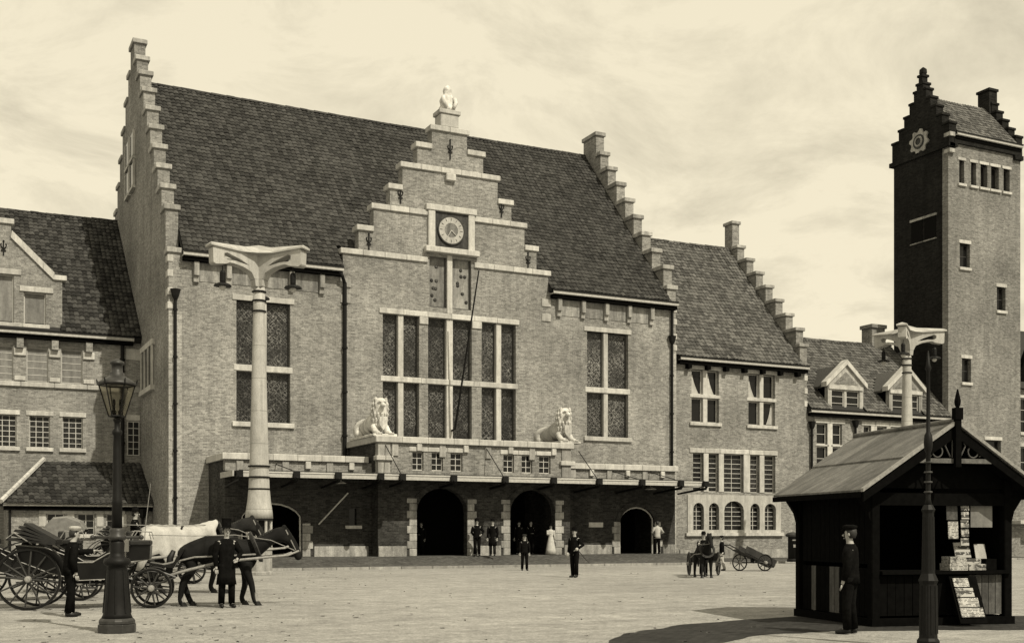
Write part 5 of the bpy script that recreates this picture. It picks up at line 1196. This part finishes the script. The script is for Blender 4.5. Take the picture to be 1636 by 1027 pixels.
# ================================================================== CABS
def wheel(par, c, r, name='wheel', n=12, m=None):
    m = m or COACH
    w = obj(name, MB().torus((0, 0, 0), r - .03, .028, 'y', 32, 6), COACH, par, loc=c)
    o = obj('tyre', MB().torus((0, 0, 0), r - .008, .012, 'y', 32, 4), IRON2, w)
    obj('hub', MB().loft([[(q*math.cos(2*math.pi*k/12), y, q*math.sin(2*math.pi*k/12)) for k in range(12)] for q, y in ((.035, -.13), (.06, -.12), (.075, -.03), (.075, .03), (.05, .1))]), STRAP, w)
    me = MB().tube([(.05, 0, 0), (r - .05, 0, 0)], [.024, .017], 6).mesh('spoke'); me.materials.append(IRON2)
    for k in range(n): put('spoke', me, IRON2, w, rot=(0, -2*math.pi*k/n + .1, 0))
    return w
def cab(loc, ang, label, hood='down', group='horse cabs waiting on the square'):
    t = thing('horse_cab', label, 'carriage', loc, ang, group)
    for sy in (-1, 1):
        wheel(t, (0, sy*.74, .65), .65); wheel(t, (2.45, sy*.62, .43), .43, n=10)
        fd = MB(); pts = [(.78*math.cos(R(a)), sy*.74, .65 + .78*math.sin(R(a))) for a in range(25, 160, 12)]
        for p0, p1 in zip(pts[:-1], pts[1:]):
            fd.add([(p0[0], sy*.74 - .12, p0[2]), (p1[0], sy*.74 - .12, p1[2]), (p1[0], sy*.74 + .12, p1[2]), (p0[0], sy*.74 + .12, p0[2]), (p0[0], sy*.74 - .12, p0[2] + .02), (p1[0], sy*.74 - .12, p1[2] + .02), (p1[0], sy*.74 + .12, p1[2] + .02), (p0[0], sy*.74 + .12, p0[2] + .02)], [(0, 1, 2, 3), (4, 7, 6, 5), (0, 4, 5, 1), (3, 2, 6, 7)])
        obj('mudguard', fd, COACH, t)
        for x, z in ((0, .62), (2.45, .5)):
            sp_ = MB().tube([(x - .5, sy*.5, z + .16), (x - .25, sy*.5, z + .06), (x, sy*.5, z + .03), (x + .25, sy*.5, z + .06), (x + .5, sy*.5, z + .16)], .022, 5)
            sp_.tube([(x - .5, sy*.5, z + .16), (x - .25, sy*.5, z + .26), (x, sy*.5, z + .29), (x + .25, sy*.5, z + .26), (x + .5, sy*.5, z + .16)], .022, 5)
            obj('leaf_spring', sp_, IRON2, t)
        obj('shaft', MB().tube([(2.6, sy*.33, .62), (3.1, sy*.38, .78), (3.9, sy*.42, .98), (4.9, sy*.42, 1.08), (5.35, sy*.4, 1.12), (5.6, sy*.36, 1.22)], [.035, .035, .033, .03, .026, .02], 7), STRAP, t, True)
        st_ = MB().box(1.05, 1.35, sy*.62 - .12, sy*.62 + .12, .44, .47).tube([(1.2, sy*.5, .75), (1.2, sy*.62, .46)], .015, 5); obj('step', st_, IRON2, t)
        la = obj('side_lamp', MB().box(1.86, 2.0, sy*.66 - .07, sy*.66 + .07, 1.22, 1.46).tube([(1.93, sy*.66, 1.46), (1.93, sy*.66, 1.56)], [.05, .02], 6).tube([(1.93, sy*.66, 1.22), (1.93, sy*.66, 1.1)], .02, 5), BRASS, t)
    obj('axle', MB().tube([(0, -.74, .65), (0, .74, .65)], .03, 6).tube([(2.45, -.62, .43), (2.45, .62, .43)], .03, 6).tube([(0, 0, .65), (.5, 0, .55), (1.9, 0, .55), (2.45, 0, .6)], .03, 6), IRON, t)
    # tub body, a boat-shaped profile with wall thickness
    prof = [(-.28, 1.36), (-.2, 1.02), (.02, .84), (.4, .76), (1.0, .6), (1.5, .62), (1.72, .78), (1.82, 1.02), (1.9, 1.28), (1.55, 1.16), (1.25, .98), (.95, .98), (.7, 1.14), (.3, 1.3)]
    bd = MB().prism(prof, 'y', -.56, -.5).prism(prof, 'y', .5, .56)
    bd.prism([(-.28, 1.36), (-.2, 1.02), (.02, .84), (.4, .76), (1.0, .6), (1.5, .62), (1.72, .78), (1.82, 1.02), (1.9, 1.28), (1.86, 1.28), (1.78, 1.02), (1.68, .82), (1.48, .67), (1.0, .65), (.4, .81), (.05, .89), (-.15, 1.05), (-.23, 1.36)], 'y', -.499, .499)
    obj('body', bd, COACH, t)
    ln_ = MB()
    for sy in (-1, 1):
        ln_.tube([(-.28, sy*.57, 1.37), (.3, sy*.57, 1.31), (.7, sy*.57, 1.15), (.95, sy*.57, .99), (1.25, sy*.57, .99), (1.55, sy*.57, 1.17), (1.9, sy*.57, 1.29)], .014, 5)
        ln_.tube([(-.2, sy*.57, 1.02), (.4, sy*.57, .77), (1.0, sy*.57, .61), (1.5, sy*.57, .63), (1.75, sy*.57, .8)], .012, 5)
    obj('coach_line', ln_, STRAP, t)
    bevel(obj('seat', MB().box(.0, .5, -.495, .495, .9, 1.08).box(-.18, -.02, -.495, .495, 1.05, 1.42), LEATHER, t), .04, 2)
    bevel(obj('front_seat', MB().box(1.45, 1.75, -.495, .495, .86, 1.0), LEATHER, t), .03)
    hd = MB()
    if hood == 'down':
        for k in range(5):
            a = R(8 + 7*k); L1 = .98 - .05*k
            q0 = (.5, 1.36 + .02*k); q1 = (.5 - L1*math.cos(a), 1.36 + L1*math.sin(a)*.75 + .02*k)
            hd.prism([q0, q1, (q1[0] + .03, q1[1] + .05), (q0[0] + .02, q0[1] + .035)], 'y', -.58 + .01*k, .58 - .01*k)
    else:
        pv = (.1, 1.36); ang_ = [112, 92, 70, 48, 30]; L_ = [.62, .85, .95, .98, .9]
        ribs = []
        for a, l in zip(ang_, L_):
            x, z = pv[0] + l*math.cos(R(a)), pv[1] + l*math.sin(R(a))*.8
            ribs.append([(pv[0], -.56, pv[1]), (x, -.54, z - .05), (x, -.4, z), (x, .4, z), (x, .54, z - .05), (pv[0], .56, pv[1])])
        vs = [q for r_ in ribs for q in r_]
        hd.add(vs, [(i*6+j, i*6+j+1, (i+1)*6+j+1, (i+1)*6+j) for i in range(4) for j in range(5)])
    ho = obj('hood', hd, LEATHER if hood == 'down' else HOODC, t)
    if hood != 'down': md = ho.modifiers.new('thick', 'SOLIDIFY'); md.thickness = .03
    hi = MB()
    for sy in (-1, 1): hi.tube([(.05, sy*.6, 1.38), (-.3, sy*.6, 1.62), (-.45, sy*.6, 1.5)], .012, 5)
    obj('hood_iron', hi, STRAP, t)
    bevel(obj('driver_seat', MB().box(1.98, 2.42, -.45, .45, 1.34, 1.46).box(1.94, 2.0, -.46, .46, 1.46, 1.66), LEATHER, t), .03)
    obj('driver_box', MB().prism([(1.95, 1.0), (2.4, 1.05), (2.42, 1.34), (1.98, 1.34)], 'y', -.4, .4), COACH, t)
    obj('dashboard', MB().prism([(2.4, .98), (2.85, .9), (3.1, 1.28), (3.14, 1.26), (2.9, .85), (2.4, .93)], 'y', -.45, .45), COACH, t)
    sr = MB()
    for sy in (-1, 1): sr.tube([(1.98, sy*.47, 1.46), (2.1, sy*.48, 1.66), (2.4, sy*.48, 1.64), (2.44, sy*.47, 1.48)], .014, 5)
    obj('seat_rail', sr, STRAP, t)
    return t
cb = cab(cab0, CA, 'near open cab with folded hood and large dark rear wheel', 'down')
cab(at(84, 31.6), CA, 'further cab with its pale hood half raised behind the white-capped coachman', 'up')
cab(at(178, 36.5), CA, 'cab standing furthest back, mostly hidden behind the gas lamp and horses', 'down')
cab(at(-42, 27.6), CA, 'cab cut off by the left picture edge behind the near cab', 'down')
wp = thing('whip', 'thin upright coachman whip leaning by the driver seat of the near cab', 'whip', at(229, 26.5), CA)
obj('whip_stock', MB().tube([(0, 0, 1.1), (.06, 0, 1.9), (.16, 0, 2.75)], [.014, .01, .005], 5), STRAP, wp)
dp = at(84, 31.6) + dirv*2.15
person('coachman in dark coat and hat sitting on the box of the further cab', dp + Vector((0, 0, .98)), CA, 1.7, 'jacket', BLACKC, BLACKC, 'bowler', BLACKC, ('fwd', 'fwd'), seated=True)
dp = at(-42, 27.6) + dirv*2.15
# small articles left in the further cab
# pony cart behind the pony
pc = thing('pony_cart', 'low dark cart hitched behind the black pony', 'cart', at(1124, 43.9), UP)
for sy in (-1, 1): wheel(pc, (0, sy*.55, .45), .45, n=10)
obj('cart_bed', MB().box(-.6, .5, -.45, .45, .5, .56), WOODM, pc); obj('cart_side', MB().box(-.6, .5, -.47, -.44, .56, .85).box(-.6, .5, .44, .47, .56, .85).box(.47, .5, -.44, .44, .56, .85), WOODM, pc)
for sy in (-1, 1): obj('shaft', MB().tube([(-.6, sy*.4, .53), (-1.4, sy*.34, .72), (-2.4, sy*.32, .8)], .03, 6), STRAP, pc)
# handcart
hc = thing('handcart', 'two-wheeled wooden handcart tipped with handles raised to the left', 'handcart', at(1202, 48.9), CAM_R + R(18))
for sy in (-1, 1): wheel(hc, (sy*.42 + .0, -sy*.32, .36), .36, n=8)
rot_ = (0, R(24), 0)
hb = obj('bed', MB().box(-.85, .95, -.3, .3, -.03, .02), WOODM, hc, loc=(0, 0, .55), rot=rot_)
for sy in (-1, 1):
    obj('side_board', MB().box(-.6, .95, sy*.31 - .015, sy*.31 + .015, .02, .3), WOODM, hb); obj('handle', MB().tube([(-.85, sy*.26, 0), (-1.35, sy*.24, .02)], .025, 6), WOODM, hb)
obj('end_board', MB().box(.93, .96, -.3, .3, .021, .3), WOODM, hb); obj('cross_rail', MB().tube([(-1.3, -.25, .02), (-1.3, .25, .02)], .02, 6), WOODM, hb)
obj('axle', MB().tube([(-.42, .32, .36), (.42, -.32, .36)], .025, 6).box(-.06, .06, -.06, .06, .36, .52), IRON, hc)
# pillar box
pb = thing('pillar_box', 'dark cast-iron pillar letter box on the pavement before the wing', 'letter box', at(1266, 60.5, .10), CAM_R + R(10))
obj('base', MB().lathe([(.28, 0), (.28, .12), (.24, .16)], 16), IRON, pb); obj('barrel', MB().lathe([(.23, .15), (.23, 1.28), (.26, 1.3)], 16), IRON, pb, True)
obj('cap', MB().lathe([(.3, 1.3), (.36, 1.34), (.36, 1.42), (.26, 1.5), (.06, 1.55)], 16), IRON2, pb); obj('posting_slot', MB().box(-.1, .14, -.25, -.2, 1.1, 1.16), STRAP, pb); obj('notice_plate', MB().box(-.05, .13, -.245, -.2, .75, .9), STRAP, pb)
# carved guardians on the porch corners
def sphinx(loc, label):
    t = thing('stone_lion', label, 'statue', loc, 0, 'pale stone guardian lions on the porch')
    V_ = []; E_ = []; rad = []
    def vtx(p, r, parent=None):
        V_.append(p); rad.append(r)
        if parent is not None: E_.append((parent, len(V_) - 1))
        return len(V_) - 1
    a = vtx((0, 1.4, .52), (.46, .5)); b = vtx((0, 2.2, .62), (.52, .58), a); vtx((0, 2.95, .6), (.48, .55), b); c = vtx((0, .55, .72), (.46, .5), a); d = vtx((0, .25, 1.1), .34, c); e = vtx((0, .1, 1.5), .3, d); vtx((0, -.08, 1.6), .2, e)
    for s_ in (-1, 1):
        l1 = vtx((s_*.3, .3, .55), .2, c); l2 = vtx((s_*.3, -.1, .2), .15, l1); vtx((s_*.3, -.45, .14), .13, l2)
        q = vtx((s_*.42, 2.2, .35), .28, b); vtx((s_*.46, 1.7, .14), .14, q)
    put('figure', skin_mesh('figure', V_, E_, rad, a, 2), SCULPT, t)
    mn = MB(); mn.ell([(0, .34, .75, .34, .28), (0, .28, 1.1, .38, .33), (0, .2, 1.45, .37, .33), (0, .16, 1.72, .3, .3), (0, .14, 1.86, .15, .15)], 14); obj('mane', mn, SCULPT, t, True)
    lk = MB()
    for z_, rx_, ry_, cy_ in ((.85, .37, .31, .3), (1.1, .39, .34, .27), (1.34, .39, .34, .22), (1.56, .36, .32, .18), (1.74, .29, .28, .15)):
        for k in range(14):
            a_ = 2*math.pi*(k + (.5 if z_ in (1.1, 1.56) else 0))/14
            if -2.3 < a_ - 2*math.pi*(a_ > math.pi) < -.85 and z_ > 1.2: continue
            x_, y_ = rx_*math.cos(a_), cy_ + ry_*math.sin(a_)
            lk.tube([(x_*.92, cy_ + (y_ - cy_)*.92, z_ + .14), (x_*1.04, cy_ + (y_ - cy_)*1.04, z_), (x_*.98, cy_ + (y_ - cy_)*.98, z_ - .16)], [.035, .06, .025], 6)
    obj('mane_locks', lk, SCULPT, t)
    for s_ in (-1, 1):
        obj('brow', MB().tube([(s_*.04, -.19, 1.66), (s_*.13, -.16, 1.68), (s_*.2, -.08, 1.63)], [.03, .04, .03], 6), SCULPT, t); obj('ear', MB().sphere((s_*.25, .05, 1.8), .07, .06, .1), SCULPT, t)
        for k in range(4): obj('toe', MB().sphere((s_*.3 - .11 + .073*k, -.5, .14), .045, .1, .07, 8, 5), SCULPT, t)
    obj('muzzle', MB().sphere((0, -.24, 1.5), .13, .14, .12).tube([(0, -.2, 1.62), (0, -.3, 1.54)], .05, 6), SCULPT, t, True)
    bevel(obj('shield', MB().prism([(-.2, .95), (.2, .95), (.2, .55), (0, .3), (-.2, .55)], 'y', -.3, -.2), SCULPT, t), .02)
    bevel(obj('plinth', MB().box(-.6, .6, -.55, 3.0, 0, .12), SCULPT, t), .02)
    return t
l1 = sphinx((18.86, 51.95, 6.14), 'left pale stone lion at the porch corner, below the big windows')
dup(l1, (28.85, 51.95, 6.14), 0, 'right pale stone lion at the porch corner, beside the tall right window')
